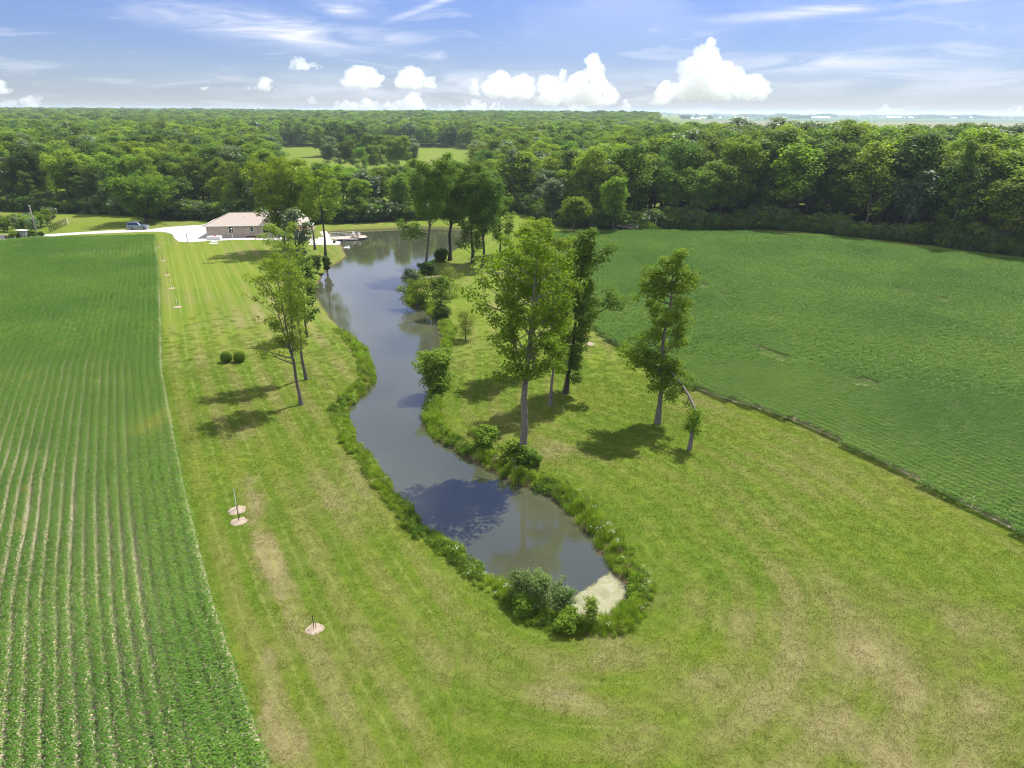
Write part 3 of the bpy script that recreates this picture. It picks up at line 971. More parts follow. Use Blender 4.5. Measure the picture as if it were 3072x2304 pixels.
def blades(r, n, spread, h, lean, w):
    """arching blades of two quads"""
    bx, by = r.normal(0, spread, n), r.normal(0, spread, n)
    a = r.uniform(0, 2*math.pi, n)
    hh = r.uniform(h[0], h[1], n); ln = r.uniform(0.1, lean, n)
    dx, dy = np.cos(a), np.sin(a)
    V = np.zeros((n, 2, 4, 3))
    def pt(t):
        return np.stack([bx + dx*ln*t**1.8, by + dy*ln*t**1.8, hh*(t - 0.18*t*t)], 1)
    side = np.stack([-dy, dx, np.zeros(n)], 1)*w*0.5
    p0, p1, p2 = pt(0.0), pt(0.55), pt(1.0)
    V[:, 0, 0], V[:, 0, 1], V[:, 0, 2], V[:, 0, 3] = p0 - side, p0 + side, p1 + side*0.9, p1 - side*0.9
    V[:, 1, 0], V[:, 1, 1], V[:, 1, 2], V[:, 1, 3] = p1 - side*0.9, p1 + side*0.9, p2 + side*0.15, p2 - side*0.15
    return V.reshape(-1, 3)
def weed_leafy(r, n, rad_, h, size):
    a = r.uniform(0, 6.283, n); q = np.sqrt(r.random(n))*rad_
    z = r.uniform(0.15, 1.0, n)*h*(1 - 0.45*(q/rad_)**2)
    C = np.stack([np.cos(a)*q, np.sin(a)*q, z], 1)
    nrm = np.stack([np.cos(a)*0.6 + r.normal(0, .5, n), np.sin(a)*0.6 + r.normal(0, .5, n), np.full(n, 0.75)], 1)
    return leaf_quads(C, nrm, r.uniform(0.7, 1.3, n)*size, r, 0.55)
def weed_mesh(name, V, mat, r):
    n = len(V)//4
    return quads_mesh(name, V, mat, 4, {'tint': np.repeat(np.clip(r.normal(0.5, 0.28, n), 0, 1), 4)})
def flower_mesh(seed):
    r = np.random.default_rng(seed)
    st = blades(r, 16, 0.18, (0.6, 1.0), 0.3, 0.02)
    V = [st]; lv = weed_leafy(r, 30, 0.3, 0.5, 0.14); V.append(lv)
    nst = (len(st) + len(lv))//4
    fl = []
    for i in range(7):
        c = np.array([r.normal(0, 0.25), r.normal(0, 0.25), r.uniform(0.7, 1.05)])
        k = 5
        fl.append(leaf_quads(c + r.normal(0, 0.022, (k, 3))*np.array([1, 1, 0.25]), np.tile([0, 0, 1.0], (k, 1)) + r.normal(0, 0.2, (k, 3)), 0.05, r, 0.9))
    fl = np.vstack(fl); V.append(fl)
    me_ = weed_mesh("flowering_weed", np.vstack(V), WEED_A, r)
    me_.materials.append(PETAL)
    mi = np.zeros(len(me_.polygons), np.int32); mi[nst:] = 1
    me_.polygons.foreach_set('material_index', mi)
    return me_
weeds = []
for i in range(3):
    r = np.random.default_rng(100+i); weeds.append(weed_mesh("reed_clump", blades(r, 70, 0.20, (0.5, 1.15), 0.55, 0.035), WEED_A, r))
for i in range(3):
    r = np.random.default_rng(110+i); weeds.append(weed_mesh("leafy_weed", weed_leafy(r, 130, 0.42, 0.85, 0.16), WEED_A, r))
for i in range(2):
    r = np.random.default_rng(120+i); weeds.append(weed_mesh("dark_weed", weed_leafy(r, 150, 0.50, 0.95, 0.17), WEED_B, r))
r = np.random.default_rng(130); weeds.append(weed_mesh("dry_stalks", blades(r, 40, 0.22, (0.5, 1.1), 0.35, 0.03), WEED_C, r))
weeds += [flower_mesh(140), flower_mesh(141)]

cx_ = rng.uniform(-62, 16, 150000); cy_ = rng.uniform(30, 155, 150000)
ss = pond_s(cx_, cy_)
weedy = (cy_ < 94) | ((cx_ > -22) & (cy_ < 150))
wmax = 1.55 + 0.9*(fbm(cx_*0.35, cy_*0.35, 77, 2) - 0.3)
wmax = wmax + 1.1*spot(cx_, cy_, GD(1250, 1330), 5.0, 2.2)
ok = (ss > 0.05) & (ss < wmax) & weedy & (rng.random(len(cx_)) < 0.62)
wx, wy, ws_ = cx_[ok], cy_[ok], ss[ok]
wz = np.where(ws_ > 0, -0.60 + 0.60*sstep(0, 1.3, ws_), WATER_Z - 0.05)
kz = fbm(wx*0.35, wy*0.35, 200, 3) + rng.normal(0, 0.09, len(wx))
proto = np.select([kz < 0.44, kz < 0.56, kz < 0.68], [rng.integers(0, 3, len(wx)), rng.integers(3, 6, len(wx)), rng.integers(0, 6, len(wx))], rng.integers(6, 8, len(wx)))
fl = (rng.random(len(wx)) < np.where((wx > -3) & (ws_ > 0.9), 0.085, 0.015))
proto = np.where(fl, rng.integers(9, 11, len(wx)), proto)
proto = np.where(rng.random(len(wx)) < 0.05, 8, proto)
sz = rng.uniform(0.42, 0.85, len(wx))*(0.75 + 0.55*fbm(wx*0.5, wy*0.5, 201, 2))*np.where(ws_ > wmax[ok] - 0.5, 0.7, 1.0)
o = scatter("bank_weeds", np.stack([wx, wy, wz], 1), rng.uniform(0, 6.28, len(wx)), sz, proto, weeds)
tag(o, "tall reeds, leafy weeds and white flowers fringing the pond banks", "weeds", kind="stuff")
# bright rough growth round the near tip

# ================================================================== TREES
def grow(seed, H, low=0.3, R=3.0, leaders=1, fork=0.4, limbs=16, clump=(0.6, 1.0), per=34, leaf=0.30, tr=0.22, spread=0.35,
         lean=(0.0, 0.0), shape='oval', extra=(), sub=3, upward=0.55, twig=True, sides=7, droop=0.0, flat=0.75, aspect=0.62):
    """skeleton + foliage; returns wood (verts, faces) and leaf quads with tints"""
    r = np.random.default_rng(seed)
    WV, WF = [], []
    off = [0]
    def tube(P, rr, n):
        V, Fc = tube_arrays(np.asarray(P, float), np.asarray(rr, float), n, True)
        WV.append(V); WF.extend([tuple(i + off[0] for i in f) for f in Fc]); off[0] += len(V)
    lean = np.array([lean[0], lean[1]])
    zf = H*fork
    def axis(z):                                     # trunk centre at height z
        return np.array([lean[0]*(z/H)**1.3, lean[1]*(z/H)**1.3])
    wob = r.normal(0, 0.010*H, (8, 2))
    def trunk_pt(z):
        k = z/H*7
        i = int(min(6, k)); f = k - i
        w_ = (wob[i]*(1-f) + wob[i+1]*f)*min(1.0, z/(0.25*H))
        a = axis(z) + w_
        return np.array([a[0], a[1], z])
    def rad_at(z):
        return tr*max(0.05, (1 - z/H))**0.8
    top_main = H*0.97 if leaders == 1 else zf
    zs = np.linspace(0, top_main, 9)
    pts = [trunk_pt(z) for z in zs]
    rr = [rad_at(z)*(1.0 + 0.55*math.exp(-z/(0.035*H))) for z in zs]
    tube([pts[0] - np.array([0, 0, 0.25])] + pts, [rr[0]*1.1] + rr, sides)
    stems = []
    if leaders == 1:
        stems.append((lambda z: trunk_pt(z), zf*0 + H*low, H*0.97, rad_at))
    else:
        base = trunk_pt(zf)
        for k in range(leaders):
            a = 2*math.pi*(k + r.uniform(-.25, .25))/leaders + seed
            Ht = H*r.uniform(0.86, 1.0) if k else H
            o_ = np.array([math.cos(a), math.sin(a)])*R*spread*r.uniform(.7, 1.2)
            w2 = r.normal(0, 0.012*H, (2,))
            r0 = rad_at(zf)*(0.78 if k == 0 else 0.62)
            def f(z, base=base, o_=o_, Ht=Ht, w2=w2):
                t = np.clip((z - base[2])/(Ht - base[2]), 0, 1)
                a_ = axis(z) - axis(base[2])
                p = base[:2] + a_ + o_*t**0.75 + w2*math.sin(3.1*t)
                return np.array([p[0], p[1], z])
            def rf(z, r0=r0, zb=zf, Ht=Ht): return r0*max(0.06, 1 - (z - zb)/(Ht - zb))**0.85
            zz = np.linspace(zf*0.97, Ht*0.98, 8)
            tube([f(z) if i else base - np.array([0, 0, 0.03*H]) for i, z in enumerate(zz)], [rf(z) for z in zz], sides-1)
            stems.append((f, max(zf, H*low), Ht*0.98, rf))
    clumps = []
    zl = H*low
    def prof(z):
        f = np.clip((z - zl)/(H - zl), 0, 1)
        if shape == 'oval': return math.sqrt(max(0.0, math.sin(math.pi*(0.14 + 0.80*f))))
        if shape == 'vase': return (0.45 + 0.75*f) if f < 0.7 else max(0.25, 0.975*(1 - (f-0.7)/0.42))
        if shape == 'round': return math.sqrt(max(0.05, 1 - (2*f - 0.9)**2))
        if shape == 'cone': return 1.0 - 0.85*f
        if shape == 'column': return 0.75 + 0.25*math.sin(math.pi*f) - 0.45*max(0, f-0.75)/0.25
        return 1.0
    def limb(p0, az, el, Ln, r0, depth=0):
        d = np.array([math.cos(az)*math.cos(el), math.sin(az)*math.cos(el), math.sin(el)])
        bend = r.normal(0, 0.10, 3); bend[2] = upward*0.28 - droop
        P = [p0 + d*Ln*t + bend*Ln*t*t for t in (0, 0.35, 0.7, 1.0)]
        tube(P, [r0, r0*0.72, r0*0.42, r0*0.15], 5 if depth == 0 else 3)
        return P
    for (f, z0, z1, rf) in stems:
        nl = max(3, int(limbs*(z1 - z0)/(H - zl)))
        az = r.uniform(0, 6.28)
        for k in range(nl):
            t = (k + r.uniform(0.1, 0.9))/nl
            z = z0 + (z1 - z0)*t**0.92
            az += 2.4 + r.normal(0, 0.35)
            Ln = max(0.35, R*prof(z)*r.uniform(0.55, 1.12)*(1.0 if leaders == 1 else 0.72))
            zs_ = max(z - Ln*0.45*upward, zf*0.9 if leaders > 1 else H*low*0.85)
            p0 = f(zs_)
            el = 0.25 + upward*r.uniform(0.25, 0.85)
            P = limb(p0, az, el, Ln, max(0.022, min(rf(zs_)*0.55, 0.02 + 0.016*Ln)))
            clumps.append((P[-1], 1.0)); clumps.append((P[2] + r.normal(0, 0.12, 3), 0.9))
            for j in range(sub):
                q = P[1] + (P[-1] - P[1])*r.uniform(0.0, 0.95)
                P2 = limb(q, az + r.choice([-1, 1])*r.uniform(0.5, 1.3), el + r.uniform(-.35, .4), Ln*r.uniform(0.28, 0.5), 0.02, 1)
                clumps.append((P2[-1], 0.85))
        clumps.append((f(z1) + np.array([0, 0, 0.1]), 0.9))
    for (z, az, Ln) in extra:                        # single far-reaching boughs: height, direction, length
        P = limb(trunk_pt(z), az, 0.25, Ln, 0.05 + 0.012*Ln)
        for t in (0.55, 0.75, 0.9, 1.0, 1.0):
            q = P[0] + (P[-1] - P[0])*t + r.normal(0, 0.45, 3)
            clumps.append((q, 1.1))
    C = np.array([c for c, _ in clumps]); W = np.array([w_ for _, w_ in clumps])
    cr = r.uniform(clump[0], clump[1], len(C))*W
    n = np.maximum(6, (per*(cr/np.mean(clump))**2*r.uniform(0.6, 1.3, len(C))).astype(int))
    ci = np.repeat(np.arange(len(C)), n)
    u = r.normal(size=(len(ci), 3)); u /= np.linalg.norm(u, axis=1, keepdims=True)
    u[:, 2] = np.abs(u[:, 2])*np.where(r.random(len(ci)) < 0.66, 1, -1)
    rho = r.random(len(ci))**0.33*cr[ci]
    off_ = u*rho[:, None]*np.array([1, 1, flat])
    if droop > 0.2:
        off_[:, 2] -= np.abs(r.normal(0, 1, len(ci)))*droop*cr[ci]*1.6
    Q = C[ci] + off_
    nrm = u*0.8 + np.array([0, 0, 0.70]) + r.normal(0, 0.38, (len(ci), 3))
    V = leaf_quads(Q, nrm, r.uniform(0.65, 1.3, len(ci))*leaf, r, aspect)
    ct = np.clip(r.normal(0.45, 0.22, len(C)), 0, 1)
    tint = np.clip(ct[ci]*0.6 + r.random(len(ci))*0.45, 0, 1)
    keep = Q[:, 2] > 0.12
    V = V.reshape(-1, 4, 3)[keep].reshape(-1, 3); tint = np.repeat(tint[keep], 4)
    return np.vstack(WV), WF, V, tint

def tree_meshes(name, leafm, barkm, **kw):
    wv, wf, lv, ti = grow(**kw)
    tm = poly_mesh(name + "_trunk", wv, wf, (barkm,), True)
    cm = quads_mesh(name + "_crown", lv, leafm, 4, {'tint': ti})
    return tm, cm

def plant_tree(name, loc, meshes, label, cat="tree", group=None, rz=0.0, scale=(1, 1, 1)):
    o = empty(name, loc, rz)
    o.scale = scale
    link(bpy.data.objects.new("trunk", meshes[0]), o)
    link(bpy.data.objects.new("crown", meshes[1]), o)
    tag(o, label, cat, group)
    return o

def hero(name, uv, label, leafm=None, barkm=None, group=None, z=0.0, **kw):
    x, y = G(uv[0], uv[1], z)
    return plant_tree(name, (x, y, z), tree_meshes(name, leafm or LEAF_MID, barkm or BARK, **kw), label, group=group)

PI = math.pi
# --- right bank and lawn
hero("shade_tree", (1566, 1383), "tallest tree, bare grey trunk rising from the near right bank", LEAF_BRIGHT, BARK_PALE, seed=11, H=20.0, low=0.31, fork=0.385,
     leaders=3, R=4.4, limbs=27, spread=0.46, clump=(0.48, 0.95), per=62, leaf=0.25, tr=0.34, shape='column', extra=((7.6, 0.15, 2.8), (7.4, 3.6, 2.2), (12.5, 3.2, 4.6)), lean=(0.7, 0.3))
hero("shade_tree", (1651, 1216), "thin pale-trunked tree between the tallest tree and the dark ivy-clad one", LEAF_BRIGHT, BARK_PALE, seed=12, H=17.2, low=0.30, fork=0.5,
     R=2.4, limbs=34, clump=(0.50, 0.90), per=66, leaf=0.24, tr=0.15, shape='column')
hero("shade_tree", (1697, 1180), "dark ivy-clad tree with a bough reaching over the crop field", LEAF_DEEP, BARK_DARK, seed=13, H=17.0, low=0.08, fork=0.4,
     R=2.2, limbs=66, clump=(0.50, 0.95), per=70, leaf=0.25, tr=0.24, shape='column', lean=(1.6, 0.2), extra=((8.0, 0.1, 4.4), (8.8, 0.25, 3.6), (14.5, -0.1, 2.6)))
hero("shade_tree", (1602, 1112), "slender lawn tree half hidden behind the tallest tree", LEAF_BRIGHT, BARK, seed=14, H=17.0, low=0.30, fork=0.45,
     leaders=2, R=3.2, limbs=32, clump=(0.5, 1.0), per=66, leaf=0.25, tr=0.2, shape='oval')
hero("shade_tree", (1973, 1270), "straggly lone tree with gappy crown beside the right crop edge", LEAF_BRIGHT, BARK_PALE, seed=15, H=16.4, low=0.13, fork=0.6,
     R=1.9, limbs=42, clump=(0.45, 0.92), per=64, leaf=0.25, tr=0.24, shape='column', lean=(0.2, 0.0),
     extra=((6.0, 3.3, 3.6), (5.3, 3.1, 3.2), (6.4, 2.8, 2.9), (5.7, 3.6, 2.6), (12.5, 3.2, 2.7), (11.8, 2.9, 2.6), (13.2, 3.4, 2.4), (12.8, 0.1, 2.2), (4.0, 0.2, 1.8), (4.6, -0.4, 1.7), (9.6, 0.3, 2.0), (13.8, 0.4, 2.0)))
# --- left lawn
hero("locust_tree", (903, 1214), "slim feathery tree standing nearest on the left lawn", LEAF_BRIGHT, BARK, seed=21, H=15.0, low=0.34, fork=0.36,
     leaders=3, R=4.0, limbs=20, spread=0.34, clump=(0.40, 0.80), per=34, leaf=0.20, tr=0.18, shape='vase', lean=(-1.0, 0.2), extra=((5.0, 3.3, 3.2), (4.4, 2.9, 2.8)))
hero("locust_tree", (919, 1138), "slim feathery tree just behind the nearest left lawn tree", LEAF_WILLOW, BARK, seed=22, H=17.0, low=0.40, fork=0.40,
     leaders=3, R=3.3, limbs=20, spread=0.34, clump=(0.40, 0.80), per=34, leaf=0.20, tr=0.17, shape='vase', lean=(-1.6, 0.4))
hero("lawn_tree", (921, 1013), "small dark tree behind the feathery pair on the left lawn", LEAF_DARK, BARK_DARK, seed=23, H=10.2, low=0.20, fork=0.3,
     R=2.2, limbs=24, clump=(0.55, 0.95), per=32, leaf=0.36, tr=0.15, shape='oval')
hero("lawn_tree", (893, 792), "dark large-leaved tree in front of the patio", LEAF_GREY, BARK_DARK, seed=24, H=10.5, low=0.05, fork=0.3,
     R=2.9, limbs=24, clump=(0.7, 1.2), per=34, leaf=0.50, tr=0.2, shape='round')
hero("lawn_tree", (857, 752), "broad bright tree standing in front of the brick house", LEAF_BRIGHT, BARK_DARK, seed=25, H=18.4, low=0.20, fork=0.24,
     leaders=4, R=8.6, limbs=30, spread=0.42, clump=(0.8, 1.35), per=46, leaf=0.38, tr=0.34, shape='vase')
hero("lawn_tree", (945, 749), "leaning dark-trunked tree at the patio edge", LEAF_BRIGHT, BARK_DARK, seed=26, H=14.5, low=0.42, fork=0.6,
     R=3.6, limbs=20, clump=(0.8, 1.3), per=60, leaf=0.38, tr=0.20, shape='oval', lean=(-1.6, 0.0))
hero("lawn_tree", (977, 770), "tall bare-trunked tree on the lawn before the dock", LEAF_BRIGHT, BARK_DARK, seed=27, H=16.8, low=0.40, fork=0.6,
     R=5.2, limbs=24, clump=(0.85, 1.4), per=66, leaf=0.38, tr=0.24, shape='round')
# --- far right bank
hero("bank_tree", (1277, 820), "leaning bank tree with a low branch over the water", LEAF_MID, BARK, seed=31, H=20.2, low=0.26, fork=0.45,
     leaders=2, R=4.8, limbs=30, clump=(0.8, 1.4), per=66, leaf=0.36, tr=0.30, shape='oval', lean=(2.6, 0.6), extra=((7.0, 3.3, 4.6), (6.0, 3.5, 4.0), (6.4, 2.9, 4.2)))
hero("bank_tree", (1350, 781), "straight-trunked tree at the inner bend of the pond", LEAF_DEEP, BARK_DARK, seed=32, H=18.6, low=0.28, fork=0.38,
     leaders=3, R=5.4, limbs=32, clump=(0.8, 1.4), per=66, leaf=0.36, tr=0.36, shape='round', lean=(0.8, 0))
hero("bank_tree", (1418, 790), "dark dense tree left of the pair behind the bank", LEAF_DEEP, BARK_DARK, seed=33, H=18.8, low=0.10, fork=0.4,
     R=3.8, limbs=44, clump=(0.85, 1.4), per=60, leaf=0.36, tr=0.30, shape='column')
hero("bank_tree", (1447, 802), "dark dense tree right of the pair behind the bank", LEAF_DEEP, BARK_DARK, seed=34, H=16.8, low=0.16, fork=0.35,
     leaders=2, R=4.4, limbs=36, clump=(0.85, 1.4), per=60, leaf=0.36, tr=0.28, shape='oval', lean=(0.6, 0))
hero("bank_tree", (1500, 765), "mid green tree on the mown neck behind the dark pair", LEAF_MID, BARK_DARK, seed=35, H=11.5, low=0.2, fork=0.4,
     R=3.4, limbs=24, clump=(0.8, 1.3), per=62, leaf=0.36, tr=0.22, shape='round')

# --- snapped tree: short stump trunk with a leafy tuft, the broken top leaning into the lone tree
def snapped_tree():
    x, y = G(2068, 1349)
    o = empty("snapped_tree", (x, y, 0))
    mb = MB().tube([(0, 0, -0.2), (0, 0, 0), (0.1, 0.05, 1.3), (0.26, 0.1, 2.6), (0.26, 0.1, 3.65)], [0.28, 0.22, 0.17, 0.15, 0.10], 8)
    mb.build("trunk", BARK_PALE, o, True)
    top = np.array((0.26, 0.10, 3.6))
    q = np.array((-1.5, 4.6, 6.3))
    pts = [top + (q - top)*t + np.array((0.12*math.sin(5*t), 0, 0.25*math.sin(3.1*t))) for t in np.linspace(-0.04, 1, 7)]
    MB().tube(pts, [0.11, 0.13, 0.12, 0.10, 0.08, 0.06, 0.03], 7).build("broken_limb", BARK_PALE, o, True)
    r = np.random.default_rng(9)
    def foliage(C, cr, per):
        C = np.array(C); ci = np.repeat(np.arange(len(C)), per)
        u = r.normal(size=(len(ci), 3)); u /= np.linalg.norm(u, axis=1, keepdims=True)
        Q = C[ci] + u*(r.random(len(ci))**0.4*cr)[:, None]
        V = leaf_quads(Q, u*0.7 + np.array([0, 0, .5]) + r.normal(0, .45, (len(ci), 3)), r.uniform(.6, 1.2, len(ci))*0.23, r)
        return quads_mesh("leaf_tuft", V, LEAF_MID, 4, {'tint': np.repeat(r.random(len(ci)), 4)})
    me1 = foliage([(0.25 + r.normal(0, .48), 0.1 + r.normal(0, .48), 2.75 + r.normal(0, .5)) for _ in range(16)], 0.55, 74)
    link(bpy.data.objects.new("crown", me1), o)
    C2 = [top + (q - top)*t + r.normal(0, 0.45, 3) for t in r.uniform(0.40, 1.0, 20)]
    link(bpy.data.objects.new("hanging_foliage", foliage(C2, 0.6, 60)), o)
    tag(o, "snapped small tree, its pale broken top slanting into the lone tree", "tree")
snapped_tree()

# --- saplings, willows and bushes by the pond
def bushy(seed, H, R, leafm, name, uv, label, cat, leaf=0.24, per=40, low=0.02, group=None, shape='round', limbs=16, z=0.0, cl=None, **kw):
    x, y = G(uv[0], uv[1], z)
    m = tree_meshes(name, leafm, BARK, seed=seed, H=H, low=low, R=R, limbs=limbs, clump=cl or (0.22*R+0.12, 0.36*R+0.2), per=per, leaf=leaf, tr=0.04+0.012*H, shape=shape, fork=0.3, **kw)
    o = empty(name, (x, y, z))
    link(bpy.data.objects.new("stems" if cat == "bush" else "trunk", m[0]), o)
    link(bpy.data.objects.new("foliage" if cat == "bush" else "crown", m[1]), o)
    return tag(o, label, cat, group)
bushy(51, 4.0, 1.7, LEAF_WILLOW, "young_willow", (1397, 1021), "young weeping willow alone on the right lawn by the bank", "tree", per=46, droop=0.35, leaf=0.26, aspect=0.22, low=0.22)
bushy(52, 5.2, 2.0, LEAF_MID, "young_willow", z6(275, 312), "fresh green sapling beside the yellow bush on the point", "tree", per=44, low=0.12, leaf=0.30)
bushy(53, 4.6, 2.4, LEAF_WILLOW, "young_willow", z6(330, 190), "pale weeping willow behind the bushes on the point", "tree", per=44, droop=0.35, leaf=0.28, aspect=0.22, low=0.10)
bushy(54, 3.4, 2.6, LEAF_LIME, "shore_bush", z6(115, 262), "yellow-green round bush overhanging the water on the point", "bush", per=56, leaf=0.26, z=-0.35)
bushy(55, 2.6, 1.6, LEAF_GREY, "shore_bush", z6(75, 130), "small grey-green bush at the tip of the point", "bush", per=50, leaf=0.26, z=-0.3)
bushy(56, 4.4, 2.1, LEAF_MID, "shore_bush", z6(238, 845), "bright green bush standing in the water's edge on the right bank", "bush", per=60, leaf=0.28, z=-0.4, shape='column', limbs=20)
bushy(57, 1.5, 1.2, LEAF_DARK, "shore_bush", z6(275, 350), "small dark bush below the sapling on the point", "bush", per=46, leaf=0.22, z=-0.3)
bushy(58, 1.5, 1.3, LEAF_MID, "shore_bush", z6(760, 1290), "low bush left of the tallest tree's foot", "bush", per=60, leaf=0.24, z=-0.2)
bushy(59, 1.1, 0.9, LEAF_MID, "shore_bush", z6(860, 1320), "low bush right of the tallest tree's foot", "bush", per=56, leaf=0.22, z=-0.1)
bushy(60, 1.9, 1.1, LEAF_MID, "shore_bush", z6(560, 1210), "low green bush on the right bank above the eroded edge", "bush", per=56, leaf=0.20, z=-0.15)
bushy(61, 2.2, 1.6, LEAF_DARK, "shore_bush", z3(300, 830), "dark bush at the foot of the bank trees, near the straight trunk", "bush", per=50, leaf=0.3, z=-0.2)
bushy(62, 2.0, 1.6, LEAF_DARK, "shore_bush", z3(205, 925), "dark bush round the foot of the leaning bank tree", "bush", per=50, leaf=0.3, z=-0.2)
# grey willow shrubs at the near tip
bushy(63, 1.9, 1.1, LEAF_SAGE, "willow_shrub", z7(800, 915), "grey-green willow shrub left in the row at the near pond tip", "bush", per=24, leaf=0.155, aspect=0.45, z=-0.2, shape='oval', limbs=38, cl=(0.24, 0.42), upward=1.3, sub=2)
bushy(70, 2.2, 1.1, LEAF_SAGE, "willow_shrub", z7(925, 950), "tallest grey-green willow shrub at the near pond tip", "bush", per=24, leaf=0.155, aspect=0.45, z=-0.2, shape='oval', limbs=38, cl=(0.24, 0.42), upward=1.3, sub=2)
bushy(64, 1.8, 1.1, LEAF_SAGE, "willow_shrub", z7(1070, 1000), "grey-green willow shrub left of the pale scum", "bush", per=24, leaf=0.155, aspect=0.45, z=-0.2, shape='oval', limbs=38, cl=(0.24, 0.42), upward=1.3, sub=2)
bushy(65, 1.9, 0.65, LEAF_WILLOW, "willow_shrub", z7(1265, 1075), "thin brownish willow shrub in front of the pale scum", "bush", per=16, leaf=0.15, aspect=0.45, z=-0.1, shape='oval', limbs=34, cl=(0.16, 0.3), upward=1.4, sub=2)
bushy(66, 0.85, 0.7, LEAF_MID, "willow_shrub", z7(1110, 1075), "bright low shrub at the front of the near pond tip", "bush", per=60, leaf=0.15, z=0.0, limbs=14)
bushy(67, 0.8, 0.65, LEAF_MID, "willow_shrub", z7(820, 975), "bright low shrub left of the grey willow shrubs", "bush", per=60, leaf=0.15, z=0.0, limbs=14)
bushy(68, 2.8, 1.1, LEAF_MID, "lawn_sapling", z2(1110, 735), "thin sapling on the lawn below the tall bare-trunked tree", "tree", per=26, leaf=0.28, low=0.2, shape='column')
bushy(69, 2.6, 0.7, LEAF_DARK, "lawn_sapling", z2(1195, 728), "narrow dark sapling close to the pond's left shore", "tree", per=34, leaf=0.26, low=0.02, shape='column')

# --- the two clipped globe shrubs
def globe_shrub(u, v, label, seed):
    x, y = G(u, v)
    o = empty("globe_shrub", (x, y, 0))
    r = np.random.default_rng(seed)
    n = 5200
    uu_ = r.normal(size=(n, 3)); uu_ /= np.linalg.norm(uu_, axis=1, keepdims=True)
    uu_ = uu_[uu_[:, 2] > -0.72]
    C = uu_*(np.array([0.86, 0.86, 0.80])*(1 - 0.12*r.random((len(uu_), 1))**2))*(1 + 0.05*vnoise(uu_[:, :1]*4, uu_[:, 2:]*4, seed)) + np.array([0, 0, 0.70])
    V = leaf_quads(C, uu_ + r.normal(0, .35, uu_.shape), r.uniform(.7, 1.2, len(C))*0.085, r)
    link(bpy.data.objects.new("foliage", quads_mesh("globe_foliage", V, LEAF_BRIGHT, 4, {'tint': np.repeat(r.random(len(C))*0.7, 4)})), o)
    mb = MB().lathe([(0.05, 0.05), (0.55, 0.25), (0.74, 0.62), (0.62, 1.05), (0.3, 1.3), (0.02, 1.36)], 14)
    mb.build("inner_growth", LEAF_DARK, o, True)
    MB().tube([(0, 0, -0.1), (0, 0, 0.5)], [0.07, 0.05], 6).build("stem", BARK_DARK, o)
    o.scale = (0.80, 0.80, 0.86)
    tag(o, label, "shrub")
globe_shrub(z5(197, 0)[0], z5(0, 212)[1], "left one of the two clipped globe shrubs on the lawn", 1)
globe_shrub(z5(293, 0)[0], z5(0, 210)[1], "right one of the two clipped globe shrubs on the lawn", 2)

# ================================================================== THE WOODS
FX = np.array([-400, -152, -113, -95, -77, -52, -26, -15, 2, 8.5, 13, 30, 68, 80, 90, 99, 107, 150, 300.])
FY = np.array([200, 216, 208, 200, 197, 192, 201, 210, 217, 201, 189, 184.5, 187, 178, 170, 161, 150, 120, 40.])
def front_y(x): return np.interp(x, FX, FY)

def in_wood(x, y):
    d = np.hypot(x, y); az = x/np.maximum(y, 1)
    j = 6*(fbm(x*0.02, y*0.02, 301, 2) - 0.5)
    w = y > front_y(x) + 2.0
    # meadows in the valley behind the house
    m1 = (az > -0.320 + 0.04*j/6) & (az < -0.165) & (y > 232 + 2*j) & (y < 630 + 8*j)
    m2 = (az > -0.20) & (az < -0.045) & (y > 250 + 2*j) & (y < 700 - 1.0*(x + 140) + 6*j)
    keep = (np.hypot(x + 66, y - 372) < 20) | (np.hypot(x + 98, y - 392) < 10) | (np.hypot(x + 118, y - 500) < 16)
    w &= ~((m1 | m2) & ~keep)
    # open farmland on the right
    lim = 560 + 320*(fbm(x*0.004, y*0.004, 307, 3) - 0.4) + 700*(1 - sstep(0.185, 0.235, az)) + 9000*(az < 0.19) + 420*sstep(0.54, 0.60, az)
    w &= d < lim
    return w

def forest_points():
    r = np.random.default_rng(77)
    out = []
    for (d0, d1, st) in ((0, 330, 7.2), (330, 700, 9.8), (700, 1400, 14.0), (1400, 3200, 23.0)):
        W_ = d1*0.80
        xs = np.arange(-W_, W_, st); ys = np.arange(90, d1, st)
        X_, Y_ = np.meshgrid(xs, ys)
        X_ = (X_ + r.uniform(-.46, .46, X_.shape)*st).ravel(); Y_ = (Y_ + r.uniform(-.46, .46, Y_.shape)*st).ravel()
        d = np.hypot(X_, Y_)
        ok = (d >= d0) & (d < d1)
        X_, Y_ = X_[ok], Y_[ok]
        ok = in_view(np.stack([X_, Y_, np.full_like(X_, 8.0)], 1), 190) & in_wood(X_, Y_)
        out.append(np.stack([X_[ok], Y_[ok]], 1))
    return np.vstack(out)
FP = forest_points()
rf = np.random.default_rng(78)
fx, fy = FP[:, 0], FP[:, 1]
fd = np.hypot(fx, fy)
depth = fy - front_y(fx)
Hx = np.interp(fx, [-200, -60, -15, 5, 25, 60, 110, 200], [15.5, 14.6, 13.6, 15.0, 16.0, 19.0, 20.5, 20.0])
Hx = np.where(fd > 420, np.where(fx/fy < 0.19, 16.5, 14.5), Hx)
FH = Hx*rf.uniform(0.66, 1.16, len(FP))*(0.90 + 0.25*fbm(fx*0.03, fy*0.03, 311, 2))
FH = np.where((depth < 5) & (fd < 330), FH*rf.uniform(0.70, 1.0, len(FP)), FH)

